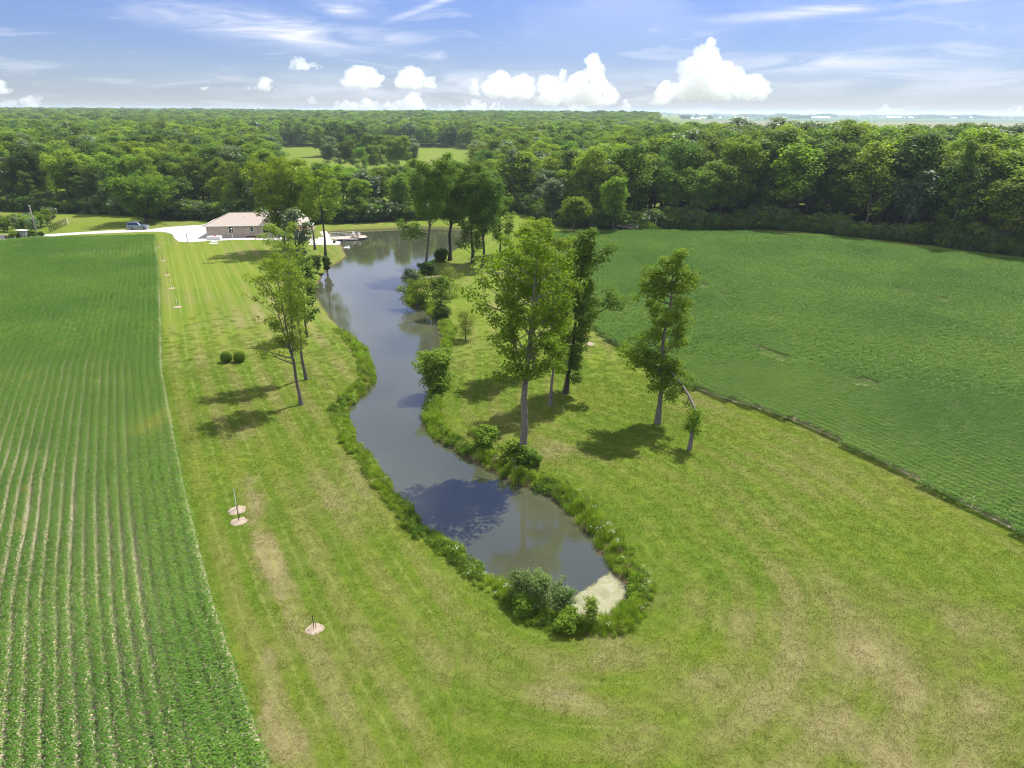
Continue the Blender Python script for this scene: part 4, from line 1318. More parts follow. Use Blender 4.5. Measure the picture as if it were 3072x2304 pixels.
front_low = (fy < 262) & (fx/fy > -0.33) & (fx/fy < -0.04)
FH = np.where(front_low, np.minimum(FH, rf.uniform(10.5, 13.2, len(FP))), FH)
kinds = []      # (near meshes, far mesh, description)
WOOD_MID = leaf_mat("wood_mid", (0.066, 0.122, 0.013), (0.185, 0.265, 0.030), 0.46, 0.6, 0.08, vary=0.34)
WOOD_LIME = leaf_mat("wood_lime", (0.092, 0.158, 0.012), (0.235, 0.305, 0.030), 0.48, 0.6, 0.08, vary=0.30)
WOOD_DARK = leaf_mat("wood_dark", (0.040, 0.086, 0.016), (0.120, 0.185, 0.032), 0.42, 0.6, 0.08, vary=0.34)
spec = [(WOOD_MID, 'oval', 3.9, "mid green"), (WOOD_LIME, 'round', 4.2, "yellow-green"), (WOOD_MID, 'round', 4.5, "full mid green"), (WOOD_DARK, 'oval', 4.0, "dark green"),
        (LEAF_GREY, 'oval', 3.8, "grey-green"), (WOOD_LIME, 'oval', 3.7, "slim yellow-green"), (WOOD_DARK, 'column', 3.3, "slim dark green")]
for i, (lm, sh, R_, desc) in enumerate(spec):
    near = tree_meshes("wood_tree_kind", lm, BARK if i % 2 else BARK_DARK, seed=400+i, H=15.0, low=0.16, fork=0.34, leaders=(1, 3, 2, 2, 1, 2, 1)[i], R=R_, limbs=24,
                       spread=0.5, clump=(1.05, 1.75), per=54, leaf=0.50, tr=0.24, shape=sh, sub=2, sides=6)
    near2 = tree_meshes("wood_tree_kind", lm, BARK if i % 2 else BARK_DARK, seed=430+i, H=15.0, low=0.20, fork=0.34, leaders=(2, 1, 3, 1, 2, 1, 1)[i], R=R_*1.05, limbs=22,
                       spread=0.5, clump=(1.1, 1.85), per=56, leaf=0.50, tr=0.24, shape=sh, sub=2, sides=6)
    fv = grow(seed=460+i, H=15.0, low=0.18, R=R_*1.15, limbs=16, clump=(1.4, 2.3), per=26, leaf=0.95, tr=0.25, shape=sh, sub=2)
    far = quads_mesh("wood_far_kind", fv[2], lm, 4, {'tint': fv[3]})
    kinds.append(((near, near2), far, desc))

wts = np.array([0.24, 0.17, 0.18, 0.15, 0.10, 0.10, 0.06])
kn = fbm(fx*0.035, fy*0.035, 320, 2)
KI = np.array([rf.choice(7, p=wts) for _ in range(len(FP))])
KI = np.where((fx > 70) & (fd < 300) & (kn > 0.45), np.where(rf.random(len(FP)) < 0.6, 1, KI), KI)
SCX = (FH/15.0)*rf.uniform(0.95, 1.4, len(FP))*np.where(fd > 330, 1.15, 1.0)*np.where(fd > 700, 1.25, 1.0)
FZ = hills(fx, fy)

def ordinal(n):
    a = ["", "first", "second", "third", "fourth", "fifth", "sixth", "seventh", "eighth", "ninth", "tenth", "eleventh", "twelfth", "thirteenth",
         "fourteenth", "fifteenth", "sixteenth", "seventeenth", "eighteenth", "nineteenth"]
    t = {2: ("twent", "twenty"), 3: ("thirt", "thirty"), 4: ("fort", "forty"), 5: ("fift", "fifty"), 6: ("sixt", "sixty"), 7: ("sevent", "seventy"), 8: ("eight", "eighty"), 9: ("ninet", "ninety")}
    if n >= 100: return "hundred" + ("th" if n == 100 else "-and-" + ordinal(n - 100))
    if n < 20: return a[n]
    if n % 10 == 0: return t[n//10][0] + "ieth"
    return t[n//10][1] + "-" + a[n % 10]

vis = in_view(np.stack([fx, fy, FZ + 9], 1), 0)
order = np.argsort(np.where(vis, depth*1.0 + 0.35*fd, 1e9))
pick = np.sort(order[:290])
sect = np.where(fx < -64, 0, np.where(fx < 4, 1, 2))
sect_name = ["wood behind driveway", "wood behind pond", "wood behind right field"]
sect_group = ["trees of the wood behind the driveway", "trees of the wood behind the pond", "trees of the wood behind the right field"]
rowi = np.where(depth < 6, 0, np.where(depth < 12, 1, np.where(depth < 18, 2, np.where(depth < 24, 3, np.where(depth < 32, 4, 5)))))
row_name = ["front", "second", "third", "fourth", "fifth", "rearmost"]
picked = set(pick.tolist())
for s_i in range(3):
    for r_i in range(6):
        m = [i for i in pick if sect[i] == s_i and rowi[i] == r_i]
        m.sort(key=lambda i: fx[i]/fy[i])
        for k, i in enumerate(m):
            (nr, nr2), _, desc = kinds[KI[i]]
            mesh = nr if rf.random() < 0.5 else nr2
            plant_tree("woodland_tree", (float(fx[i]), float(fy[i]), float(FZ[i])), mesh,
                       "%s tree, %s from left in %s row of %s" % (desc, ordinal(k + 1), row_name[r_i], sect_name[s_i]), group=sect_group[s_i],
                       rz=float(rf.uniform(0, 6.28)), scale=(float(SCX[i]), float(SCX[i]), float(FH[i]/15.0)))
rest = np.array([i for i in range(len(FP)) if i not in picked])
protos = [k[0][0][1] for k in kinds] + [k[0][1][1] for k in kinds] + [k[1] for k in kinds]
pi_ = np.where(fd[rest] > 430, KI[rest] + 14, KI[rest] + 7*rf.integers(0, 2, len(rest)))
o = scatter("forest", np.stack([fx[rest], fy[rest], FZ[rest]], 1), rf.uniform(0, 6.28, len(rest)), np.stack([SCX[rest], SCX[rest], FH[rest]/15.0], 1), pi_, protos)
tag(o, "far woodland running back to the horizon as one green mass", "forest", kind="stuff")

# scrub along the foot of the woods
ux = rf.uniform(-190, 150, 2600)
uy = front_y(ux) + rf.uniform(-1.2, 5.0, len(ux))
usz = rf.uniform(0.5, 1.25, len(ux))*(0.5 + 1.0*fbm(ux*0.12, uy*0.12, 333, 2))
ok = in_view(np.stack([ux, uy, np.ones_like(ux)], 1), 60)
scrub = []
for i, lm in enumerate((WOOD_DARK, WOOD_MID, LEAF_GREY, WOOD_MID)):
    fv = grow(seed=500+i, H=3.6, low=0.02, R=2.0, limbs=12, clump=(0.55, 0.9), per=30, leaf=0.36, tr=0.08, shape='round', sub=2)
    scrub.append(quads_mesh("scrub_kind", fv[2], lm, 4, {'tint': fv[3]}))
o = scatter("undergrowth", np.stack([ux, uy, np.zeros_like(ux)], 1)[ok], rf.uniform(0, 6.28, ok.sum()), usz[ok], rf.integers(0, 4, ok.sum()), scrub)
tag(o, "scrubby undergrowth along the foot of the woods", "undergrowth", kind="stuff")

# single large trees at the front of the woods
hero("spreading_tree", (440, 668), "broad spreading tree with boughs low over the driveway, behind the car", LEAF_MID, BARK_DARK, seed=601, H=11.0, low=0.04, fork=0.12,
     leaders=4, R=9.0, limbs=44, spread=0.55, clump=(0.9, 1.5), per=38, leaf=0.50, tr=0.35, shape='round')
hero("edge_tree", z3(1280, 602), "small bright tree at the corner of the mown neck", LEAF_LIME, BARK, seed=602, H=8.0, low=0.06, R=4.2, fork=0.3, leaders=3,
     limbs=30, clump=(0.8, 1.3), per=36, leaf=0.46, tr=0.16, shape='round')
hero("edge_tree", z3(1570, 606), "bright upright tree beside the brush pile", LEAF_LIME, BARK_DARK, seed=603, H=12.6, low=0.06, R=4.0, fork=0.3, leaders=2,
     limbs=36, clump=(0.8, 1.3), per=36, leaf=0.46, tr=0.24, shape='oval')
hero("edge_tree", z3(1120, 545), "grey-green tree jutting from the wood above the mown neck", LEAF_GREY, BARK, seed=604, H=11.0, low=0.08, R=4.0, fork=0.3, leaders=2,
     limbs=32, clump=(0.8, 1.3), per=36, leaf=0.48, tr=0.2, shape='oval')
hero("edge_tree", (2845, 742), "tallest dark crown standing above the right wood", LEAF_MID, BARK_DARK, seed=605, H=22.5, low=0.2, R=4.6, fork=0.5, leaders=1,
     limbs=34, clump=(0.9, 1.4), per=36, leaf=0.5, tr=0.36, shape='cone')

# ================================================================== DRIVE, PATIO, HOUSE
def z8(x, y): return x/4.916, 580 + y/4.916
def r7(x, y): return 350 + x/2.765, 600 + y/2.765
def h3(x, y): return 580 + x/6.913, 620 + y/6.913
def d2(x, y): return 880 + x/9.217, 620 + y/9.217

drive_px = [z8(-300,655), z8(0,645), z8(610,608), z8(1200,572), z8(1600,548), z8(1890,532), z8(2212,512), r7(260,245), r7(400,226), r7(560,214), r7(700,207), r7(800,190),
    h3(330,600), h3(1300,600), h3(2000,610), (905,708), (912,725), h3(2000,700), h3(1300,690), h3(800,692), h3(560,706), h3(320,712), h3(0,738),
    r7(520,349), r7(482,320), r7(463,286), r7(420,271), r7(350,263), r7(250,264), r7(0,273), z8(1200,606), z8(610,648), z8(0,692), z8(-300,705)]
drv = sheet("driveway", [G(u, v) for u, v in drive_px], 0.022, CONCRETE, "wide pale concrete driveway running up to the brick house", "driveway")
pat_px = [d2(400,1062), d2(470,1000), d2(330,800), d2(345,762), d2(550,930), d2(600,890), d2(870,882), d2(720,692), d2(870,680), d2(930,682), d2(950,720), d2(1020,800), d2(1010,880),
          d2(1090,925), d2(1310,968), d2(1290,1056)]
pat_sheet = sheet("patio", [G(u, v) for u, v in pat_px], 0.030, CONCRETE, "pale concrete patio between the house and the dock", "patio")

HP = G(*h3(290, 640)); HROT = rad(8)
house = empty("brick_house", (HP[0], HP[1], 0), HROT)
tag(house, "single-storey tan brick house with hipped brown shingle roof", "house")
HL, HD, HW = 22.5, 10.5, 2.75
w_open = [(5.1, 6.05, 0.95, 2.45), (10.0, 10.65, 1.25, 2.25), (12.9, 14.6, 0.9, 2.4), (17.5, 19.0, 0.9, 2.4)]
def wall_with_openings():
    mb = MB(); xs = [0.0]
    for a, b, c, d in w_open:
        mb.box(xs[-1], 0, 0, a, 0.25, HW); mb.box(a, 0, 0, b, 0.25, c); mb.box(a, 0, d, b, 0.25, HW); xs.append(b)
    mb.box(xs[-1], 0, 0, HL, 0.25, HW)
    mb.box(0, 0.25, 0, 0.25, HD, HW); mb.box(HL - 0.25, 0.25, 0, HL, HD, HW); mb.box(0.25, HD - 0.25, 0, HL - 0.25, HD, HW)
    return mb
wall_with_openings().build("brick_wall", BRICK, house)
ov, rise, hip = 0.55, 2.35, 4.6
eave = HW - 0.02
mb = MB()
x0, x1, y0, y1 = -ov, HL + ov, -ov, HD + ov
ym = (y0 + y1)/2
mb.add([(x0,y0,eave),(x1,y0,eave),(x1,y1,eave),(x0,y1,eave),(x0+hip+0.6,ym,eave+rise),(x1-hip-0.6,ym,eave+rise)],
       [(0,1,5,4),(1,2,5),(2,3,4,5),(3,0,4),(0,3,2,1)])
roof = mb.build("roof", SHINGLE, house)
# cross roof over the taller right part
mb = MB()
mb.add([(12.2,y0-0.8,eave+0.03),(18.2,y0-0.8,eave+0.03),(15.2,y0-0.8,eave+2.0),(12.2,ym,eave+0.06),(18.2,ym,eave+0.06),(15.2,ym+1.2,eave+3.0),(15.2,y0+1.0,eave+3.0)],
       [(0,1,6),(0,6,5,3),(1,4,5,6),(3,5,4),(0,3,4,1)])
mb.build("cross_roof", SHINGLE, house)
mb = MB()
for a, b in (((x0,y0,eave),(x0+hip+0.6,ym,eave+rise)), ((x0,y1,eave),(x0+hip+0.6,ym,eave+rise)), ((x0+hip+0.6,ym,eave+rise),(x1-hip-0.6,ym,eave+rise)),
             ((x1,y0,eave),(x1-hip-0.6,ym,eave+rise)), ((x1,y1,eave),(x1-hip-0.6,ym,eave+rise))):
    mb.bar((a[0],a[1],a[2]+0.03), (b[0],b[1],b[2]+0.03), 0.26, 0.06)
mb.build("ridge_cap", SHINGLE, roof)
mb = MB(); mb.box(x0-0.09, y0-0.09, eave-0.13, x1+0.09, y0-0.005, eave+0.04); mb.box(x0-0.09, y0-0.005, eave-0.13, x0-0.005, y1, eave+0.04)
mb.build("gutter", WHITE, roof)
MB().bar((0.10, -0.06, 0.05), (0.10, -0.06, eave-0.1), 0.11, 0.09).build("downspout", WHITE, house)
for i, (a, b, c, d) in enumerate(w_open):
    wn = MB().box(a, 0.10, c, b, 0.14, d).build("window", GLASS, house)
    fr = MB(); t_ = 0.09
    fr.box(a-t_, -0.03, c-t_, a, 0.09, d+t_); fr.box(b, -0.03, c-t_, b+t_, 0.09, d+t_); fr.box(a, -0.03, d, b, 0.09, d+t_); fr.box(a, -0.05, c-t_, b, 0.09, c)
    fr.box(a, 0.06, (c+d)/2-0.025, b, 0.095, (c+d)/2+0.025)
    fr.build("frame", WHITE, wn)
MB().box(11.6, -0.16, 1.35, 11.95, -0.003, 1.85).build("meter_box", GREYM, house, bevel=0.02)
MB().lathe([(0.07, 0), (0.07, 0.5)], 8, (8.2, ym-2.2, eave+1.2)).build("vent_pipe", GREYM, roof)
MB().box(9.0, -1.3, 0.02, 12.3, -0.35, 0.22).build("planting_bed", MAROON, house, bevel=0.06)

# bluish-white box and small things by the front wall
def thing_at(name, uv, label, cat, z=0.0, rz=0.0, group=None):
    x, y = G(uv[0], uv[1], 0.0)
    return tag(empty(name, (x, y, z), rz), label, cat, group)
t = thing_at("storage_box", h3(430, 690), "low white box with a red bucket lid beside the brick wall", "box", 0.024, HROT)
MB().box(-1.45, -0.1, 0, 1.45, 1.5, 0.62).build("body", WHITE, t, bevel=0.03)
MB().box(-1.50, -0.15, 0.622, 1.50, 1.55, 0.70).build("lid", WHITE, t, bevel=0.03)
t2 = tag(empty("bucket", (t.location.x + 0.1, t.location.y + 0.6, 0.73)), "small red bucket on the low white box", "bucket")
MB().lathe([(0.22, 0), (0.27, 0.22), (0.25, 0.22), (0.20, 0.03)], 12).build("body", REDP, t2)
t = thing_at("wooden_bench", h3(585, 648), "small white bench right of the low white box", "bench", 0.024, HROT)
MB().box(-0.35, -0.18, 0.34, 0.35, 0.18, 0.40).build("seat", WHITE, t)
for sx in (-0.28, 0.28):
    MB().box(sx-0.03, -0.15, 0, sx+0.03, 0.15, 0.34).build("leg", WHITE, t)
for uvp, w_, lab in ((h3(422, 764), 0.95, "larger white stepping slab on the grass below the box"), (h3(435, 726), 0.6, "smaller white stepping slab nearest the box")):
    x, y = G(*uvp)
    o = MB().box(-w_, -0.35, 0, w_, 0.35, 0.09).build("stepping_slab", WHITE, None, bevel=0.02, loc=(x, y, 0.0))
    tag(o, lab, "slab", "stepping slabs by the patio")
t = thing_at("lamp_post", h3(815, 652), "white lamp post standing in front of the brick wall", "lamp post", 0.02)
MB().lathe([(0.12, 0), (0.06, 0.12), (0.045, 0.2), (0.045, 1.75), (0.07, 1.8)], 10).build("post", WHITE, t)
MB().lathe([(0.10, 1.80), (0.17, 2.12), (0.15, 2.14)], 8).build("lantern", GLASS, t)
MB().lathe([(0.21, 2.14), (0.12, 2.24), (0.02, 2.32)], 8).build("cap", WHITE, t)
t = thing_at("marker_post", r7(588, 346), "thin dark post at the edge of the driveway", "post")
MB().lathe([(0.05, 0), (0.05, 2.1), (0.02, 2.16)], 8).build("shaft", DARKWOOD, t)
MB().lathe([(0.11, -0.02), (0.10, 0.06), (0.05, 0.08)], 8).build("foot", CONCRETE, t)

# ------------------------------------------------------------------ raised deck on the right end of the house
DC = G(*d2(537, 920))
deck = tag(empty("raised_deck", (DC[0], DC[1], 0), HROT), "raised timber deck with railing at the right end of the house", "deck")
DH, DWd, DDp = 2.1, 6.2, 5.6
MB().box(-DWd, 0, DH-0.22, 0, DDp, DH).build("deck_floor", DECKRED, deck)
MB().box(-DWd, -0.03, DH-0.24, 0.03, -0.003, DH+0.02).build("fascia", WHITE, deck)
for (px, py) in ((-0.08, 0.08), (-3.1, 0.08), (-0.08, DDp-0.08), (-6.1, 0.08), (-0.08, 2.8)):
    MB().box(px-0.07, py-0.07, 0, px+0.07, py+0.07, DH-0.225).build("post", WHITE, deck)
rail_pts = [(-DWd+0.05, 0.06), (-0.06, 0.06), (-0.06, DDp-0.06), (-DWd+0.05, DDp-0.06)]
for a, b in zip(rail_pts[:-1], rail_pts[1:]):
    L_ = math.hypot(b[0]-a[0], b[1]-a[1]); n_ = int(L_/1.4)
    MB().bar((a[0], a[1], DH+1.0), (b[0], b[1], DH+1.0), 0.10, 0.06).build("handrail", WHITE, deck)
    MB().bar((a[0], a[1], DH+0.12), (b[0], b[1], DH+0.12), 0.05, 0.05).build("bottom_rail", WHITE, deck)
    mb = MB()
    for k in range(n_*5):
        f_ = (k+0.5)/(n_*5); mb.bar((a[0]+(b[0]-a[0])*f_, a[1]+(b[1]-a[1])*f_, DH+0.14), (a[0]+(b[0]-a[0])*f_, a[1]+(b[1]-a[1])*f_, DH+0.97), 0.025)
    tag(mb.build("balusters", GREYM, deck), kind="stuff")
def patio_table(loc, label, top, legm):
    t = tag(empty("patio_table", loc), label, "table")
    MB().lathe([(0.62, 0.70), (0.65, 0.72), (0.65, 0.75), (0.6, 0.76)], 16).build("table_top", top, t)
    MB().lathe([(0.05, 0.03), (0.04, 0.7)], 8).build("pedestal", legm, t); MB().lathe([(0.32, 0), (0.30, 0.04)], 12).build("base", legm, t)
def patio_chair(loc, rz, label, mat, group=None):
    t = tag(empty("patio_chair", loc, rz), label, "chair", group)
    MB().box(-0.25, -0.25, 0.40, 0.25, 0.25, 0.46).build("seat", mat, t)
    MB().add([(-0.25,0.22,0.46),(0.25,0.22,0.46),(0.25,0.27,0.46),(-0.25,0.27,0.46),(-0.23,0.36,0.98),(0.23,0.36,0.98),(0.23,0.40,0.98),(-0.23,0.40,0.98)],
             [(0,3,2,1),(4,5,6,7),(0,1,5,4),(1,2,6,5),(2,3,7,6),(3,0,4,7)]).build("backrest", mat, t)
    for sx in (-0.22, 0.22):
        for sy in (-0.22, 0.22):
            MB().box(sx-0.02, sy-0.02, 0, sx+0.02, sy+0.02, 0.40).build("leg", BLACKM, t)
def on_deck(px, py, pz=DH + 0.002):
    c, s = math.cos(HROT), math.sin(HROT)
    return (DC[0] + c*px - s*py, DC[1] + s*px + c*py, pz)
patio_table(on_deck(-2.0, 2.6), "round table on the raised deck", WHITE, BLACKM)
patio_chair(on_deck(-2.0, 1.6), PI, "red chair in front of the deck table", REDP)
patio_chair(on_deck(-0.95, 2.7), -PI/2, "red chair right of the deck table", REDP)
patio_chair(on_deck(-2.1, 3.6), 0, "red chair behind the deck table", REDP)
t = tag(empty("barbecue_grill", on_deck(-1.6, 0.75)), "dark covered grill near the front corner of the deck", "grill")
MB().box(-0.5, -0.28, 0.55, 0.5, 0.28, 0.85).build("body", BLACKM, t, bevel=0.04)
MB().prism([(-0.45, 0.86), (0.45, 0.86), (0.38, 1.12), (-0.38, 1.12)], -0.26, 0.26).build("lid", BLACKM, t, bevel=0.05)
for sx in (-0.4, 0.4): MB().box(sx-0.03, -0.2, 0, sx+0.03, 0.2, 0.55).build("leg", GREYM, t)

# ------------------------------------------------------------------ floating dock
A_, B_ = G(*d2(1085, 915), -0.15), G(*d2(2072, 858), -0.15)
drot = math.atan2(B_[1]-A_[1], B_[0]-A_[0]); DL = math.hypot(B_[1]-A_[1], B_[0]-A_[0])
dock = tag(empty("floating_dock", (A_[0], A_[1], 0), drot), "pale floating dock with railings out on the pond", "dock")
DKZ, DKD = -0.12, 4.4
MB().add([(0,0,DKZ-0.10),(DL-1.0,0,DKZ-0.10),(DL,0.9,DKZ-0.10),(DL,DKD-0.9,DKZ-0.10),(DL-1.0,DKD,DKZ-0.10),(0,DKD,DKZ-0.10),
          (0,0,DKZ),(DL-1.0,0,DKZ),(DL,0.9,DKZ),(DL,DKD-0.9,DKZ),(DL-1.0,DKD,DKZ),(0,DKD,DKZ)],
         [(5,4,3,2,1,0),(6,7,8,9,10,11)] + [(i,(i+1)%6,(i+1)%6+6,i+6) for i in range(6)]).build("deck_surface", DOCKWOOD, dock)
MB().box(0.15, 0.12, -0.72, DL-1.1, DKD-0.12, DKZ-0.105).build("float", DARKPURPLE, dock)
MB().box(2.2, -0.10, -0.42, DL-2.4, -0.002, -0.30).build("bumper", WHITE, dock)
mb_posts = [(0.08, 0.08), (1.5, 0.06), (3.0, 0.06), (4.5, 0.06), (0.08, 2.2), (0.08, DKD-0.08), (2.0, DKD-0.06), (4.0, DKD-0.06), (6.0, DKD-0.06)]
for px, py in mb_posts:
    MB().box(px-0.035, py-0.035, DKZ+0.002, px+0.035, py+0.035, DKZ+0.98).build("post", WHITE, dock)
for z_ in (0.55, 0.95):
    MB().bar((0.08, 0.08, DKZ+z_), (4.5, 0.06, DKZ+z_), 0.05).build("rail", WHITE, dock)
    MB().bar((0.08, DKD-0.08, DKZ+z_), (6.0, DKD-0.06, DKZ+z_), 0.05).build("rail", WHITE, dock)
def on_dock(px, py, pz=DKZ + 0.002):
    c, s = math.cos(drot), math.sin(drot)
    return (A_[0] + c*px - s*py, A_[1] + s*px + c*py, pz)
c_ = on_dock(-1.3, 2.3, 0.0)
o = MB().add([(-1.6,-0.75,0.06),(1.55,-0.75,-0.05),(1.55,0.75,-0.05),(-1.6,0.75,0.06),(-1.6,-0.75,0.0),(1.55,-0.75,-0.12),(1.55,0.75,-0.12),(-1.6,0.75,0.0)],
             [(0,1,2,3),(7,6,5,4),(0,4,5,1),(1,5,6,2),(2,6,7,3),(3,7,4,0)]).build("gangway", WHITE, None, loc=c_)
o.rotation_euler = (0, 0, drot)
tag(o, "short white gangway from the patio onto the dock", "gangway")
def adirondack(loc, rz, label):
    t = tag(empty("garden_chair", loc, rz), label, "chair", "white garden chairs on the dock")
    MB().add([(-0.27,-0.30,0.36),(0.27,-0.30,0.36),(0.27,0.25,0.24),(-0.27,0.25,0.24),(-0.27,-0.30,0.40),(0.27,-0.30,0.40),(0.27,0.25,0.28),(-0.27,0.25,0.28)],
             [(0,3,2,1),(4,5,6,7),(0,1,5,4),(1,2,6,5),(2,3,7,6),(3,0,4,7)]).build("seat", WHITE, t)
    for k in range(5):
        x_ = -0.24 + 0.12*k; h_ = 1.02 + 0.10*(1 - abs(k-2)/2)
        MB().bar((x_*0.9, 0.24, 0.26), (x_*1.15, 0.55, h_), 0.10, 0.025, up=(0, 1, 0)).build("back_slat", WHITE, t)
    for sx in (-0.33, 0.33):
        MB().box(sx-0.06, -0.36, 0.56, sx+0.06, 0.42, 0.59).build("armrest", WHITE, t)
        MB().box(sx-0.025, -0.32, 0, sx+0.025, -0.22, 0.555).build("leg", WHITE, t)
        MB().box(sx-0.025, 0.30, 0, sx+0.025, 0.40, 0.555).build("leg", WHITE, t)
adirondack(on_dock(DL-2.0, 1.7), drot - 0.5, "white slatted garden chair nearer the tip of the dock")
adirondack(on_dock(DL-2.9, 2.9), drot - 0.1, "white slatted garden chair behind the other on the dock")
t = tag(empty("picnic_table", on_dock(5.6, 1.5), drot), "low wooden picnic table in the middle of the dock", "picnic table")
MB().box(-0.95, -0.38, 0.70, 0.95, 0.38, 0.75).build("table_top", GREYWOOD, t)
for sy in (-0.72, 0.72): MB().box(-0.95, sy-0.14, 0.42, 0.95, sy+0.14, 0.46).build("bench_seat", GREYWOOD, t)
for sx in (-0.65, 0.65):
    MB().bar((sx, -0.70, 0), (sx, -0.2, 0.70), 0.07).build("leg", DARKWOOD, t); MB().bar((sx, 0.70, 0), (sx, 0.2, 0.70), 0.07).build("leg", DARKWOOD, t)
    MB().bar((sx, -0.75, 0.39), (sx, 0.75, 0.39), 0.06).build("brace", DARKWOOD, t)
t = tag(empty("wooden_bench", on_dock(6.3, 3.6), drot), "pale long bench at the back of the dock", "bench")
MB().box(-1.3, -0.2, 0.40, 1.3, 0.2, 0.46).build("seat", DECKRED, t)
for sx in (-1.1, 0, 1.1): MB().box(sx-0.05, -0.17, 0, sx+0.05, 0.17, 0.40).build("leg", DARKWOOD, t)
t = thing_at("planter", d2(1135, 1000), "dark square planter with a small shrub on the patio", "planter", 0.032)
MB().prism([(-0.22, 0), (0.22, 0), (0.27, 0.42), (-0.27, 0.42)], -0.25, 0.25).build("pot", BLACKM, t)
r = np.random.default_rng(4); fl_ = weed_leafy(r, 90, 0.34, 0.45, 0.14); fl_[:, 2] += 0.36
link(bpy.data.objects.new("shrub", weed_mesh("planter_shrub", fl_, WEED_B, r)), t)
x, y = G(*d2(1480, 1135), WATER_Z)
t = tag(empty("swim_float", (x, y, WATER_Z)), "small white float in the water below the dock", "float")
MB().lathe([(0.55, -0.08), (0.72, 0.0), (0.70, 0.10), (0.55, 0.14)], 14).build("body", WHITE, t)
MB().lathe([(0.10, 0.142), (0.09, 0.5), (0.02, 0.58)], 8, (0.45, 0, 0)).build("marker", WHITE, t)

# ------------------------------------------------------------------ parked car
PAINT = None
def car_paint():
    m, t_, out = new_mat("silver_paint")
    p = principled(t_, out, (0.17, 0.22, 0.31), 0.28, 0.5, 0.4)
    p.inputs['Coat Weight'].default_value = 0.6
    return m
PAINT = car_paint()
TYRE = simple_mat("tyre", (0.02, 0.02, 0.02), 0.8, 0.2, 0.2)
LAMP = glass_mat("lamp_glass", (0.75, 0.76, 0.78)); TAIL = glass_mat("tail_glass", (0.35, 0.02, 0.02))
def suv(u, v, label):
    x, y = G(u, v)
    t = tag(empty("parked_car", (x, y, 0.024), rad(4)), label, "car")
    prof = [(-2.42, 0.42), (-2.45, 0.98), (-2.36, 1.06), (1.02, 1.06), (2.10, 0.98), (2.38, 0.86), (2.44, 0.50), (2.34, 0.36),
            (1.92, 0.34), (1.86, 0.58), (1.68, 0.76), (1.42, 0.80), (1.16, 0.76), (0.98, 0.58), (0.92, 0.34),
            (-1.02, 0.34), (-1.08, 0.58), (-1.26, 0.76), (-1.52, 0.80), (-1.78, 0.76), (-1.96, 0.58), (-2.02, 0.34)]
    body = MB().prism(prof, -0.93, 0.93).build("body", PAINT, t, bevel=0.05)
    cab = [(-2.32, 1.06), (-2.20, 1.70), (-1.95, 1.80), (0.10, 1.80), (0.32, 1.74), (1.10, 1.07)]
    n = len(cab); V = [(a, -0.88 + 0.13*(b-1.06)/0.74, b) for a, b in cab] + [(a, 0.88 - 0.13*(b-1.06)/0.74, b) for a, b in cab]
    MB().add(V, [tuple(range(n)), tuple(range(2*n-1, n-1, -1))] + [(i, i+n, (i+1) % n + n, (i+1) % n) for i in range(n)]).build("cabin", PAINT, t, bevel=0.04)
    for s in (-1, 1):
        for (a0, a1, b0, b1) in ((-2.08, -1.25, -2.02, -1.25), (-1.15, -0.35, -1.15, -0.35), (-0.25, 0.78, -0.25, 0.22)):
            z0, z1 = 1.14, 1.66
            q0 = s*(0.88 - 0.13*(z0-1.06)/0.74 + 0.012); q1 = s*(0.88 - 0.13*(z1-1.06)/0.74 + 0.012)
            w_ = s*0.006
            MB().add([(a0,q0,z0),(a1,q0,z0),(b1,q1,z1),(b0,q1,z1),(a0,q0+w_,z0),(a1,q0+w_,z0),(b1,q1+w_,z1),(b0,q1+w_,z1)],
                     [(0,1,2,3),(7,6,5,4),(0,4,5,1),(1,5,6,2),(2,6,7,3),(3,7,4,0)]).build("window", GLASS, t)
        MB().bar((-1.9, s*0.66, 1.86), (0.0, s*0.66, 1.86), 0.05, 0.04).build("roof_rail", BLACKM, t)
        MB().box(2.28, s*0.62-0.18, 0.68, 2.452, s*0.62+0.18, 0.84).build("headlight", LAMP, t, bevel=0.02)
        MB().box(-2.472, s*0.78-0.08, 0.72, -2.40, s*0.78+0.08, 1.02).build("tail_light", TAIL, t)
        MB().box(0.70, s*0.96-0.06, 1.10, 0.86, s*0.96+0.06, 1.24).build("wing_mirror", PAINT, t)
        for wx in (-1.52, 1.42):
            th = np.linspace(0, 2*PI, 18, endpoint=False)
            def ring(rr, yy): return [(wx + rr*math.cos(a), yy, 0.37 + rr*math.sin(a)) for a in th]
            k = 18
            V = ring(0.37, s*0.94) + ring(0.37, s*0.70) + ring(0.24, s*0.945)
            Fc = [(i, (i+1) % k, (i+1) % k + k, i + k) for i in range(k)] + [(i, i+2*k, (i+1) % k + 2*k, (i+1) % k) for i in range(k)] + [tuple(range(k, 2*k))]
            wh = MB().add(V, Fc).build("wheel", TYRE, t)
            V = ring(0.24, s*0.946) + [(wx, s*0.92, 0.37)]
            MB().add(V, [(i, (i+1) % k, k) for i in range(k)]).build("rim", GREYM, wh)
    MB().add([(1.08,-0.78,1.12),(1.08,0.78,1.12),(0.36,0.70,1.72),(0.36,-0.70,1.72),(1.10,-0.78,1.13),(1.10,0.78,1.13),(0.38,0.70,1.735),(0.38,-0.70,1.735)],
             [(3,2,1,0),(4,5,6,7),(0,1,5,4),(1,2,6,5),(2,3,7,6),(3,0,4,7)]).build("windscreen", GLASS, t)
    MB().box(2.35, -0.88, 0.38, 2.50, 0.88, 0.56).build("bumper", GREYM, t, bevel=0.03)
    MB().box(-2.52, -0.88, 0.40, -2.40, 0.88, 0.58).build("bumper", GREYM, t, bevel=0.03)
suv(415, 687.5, "silver off-road car parked on the driveway under the spreading tree")

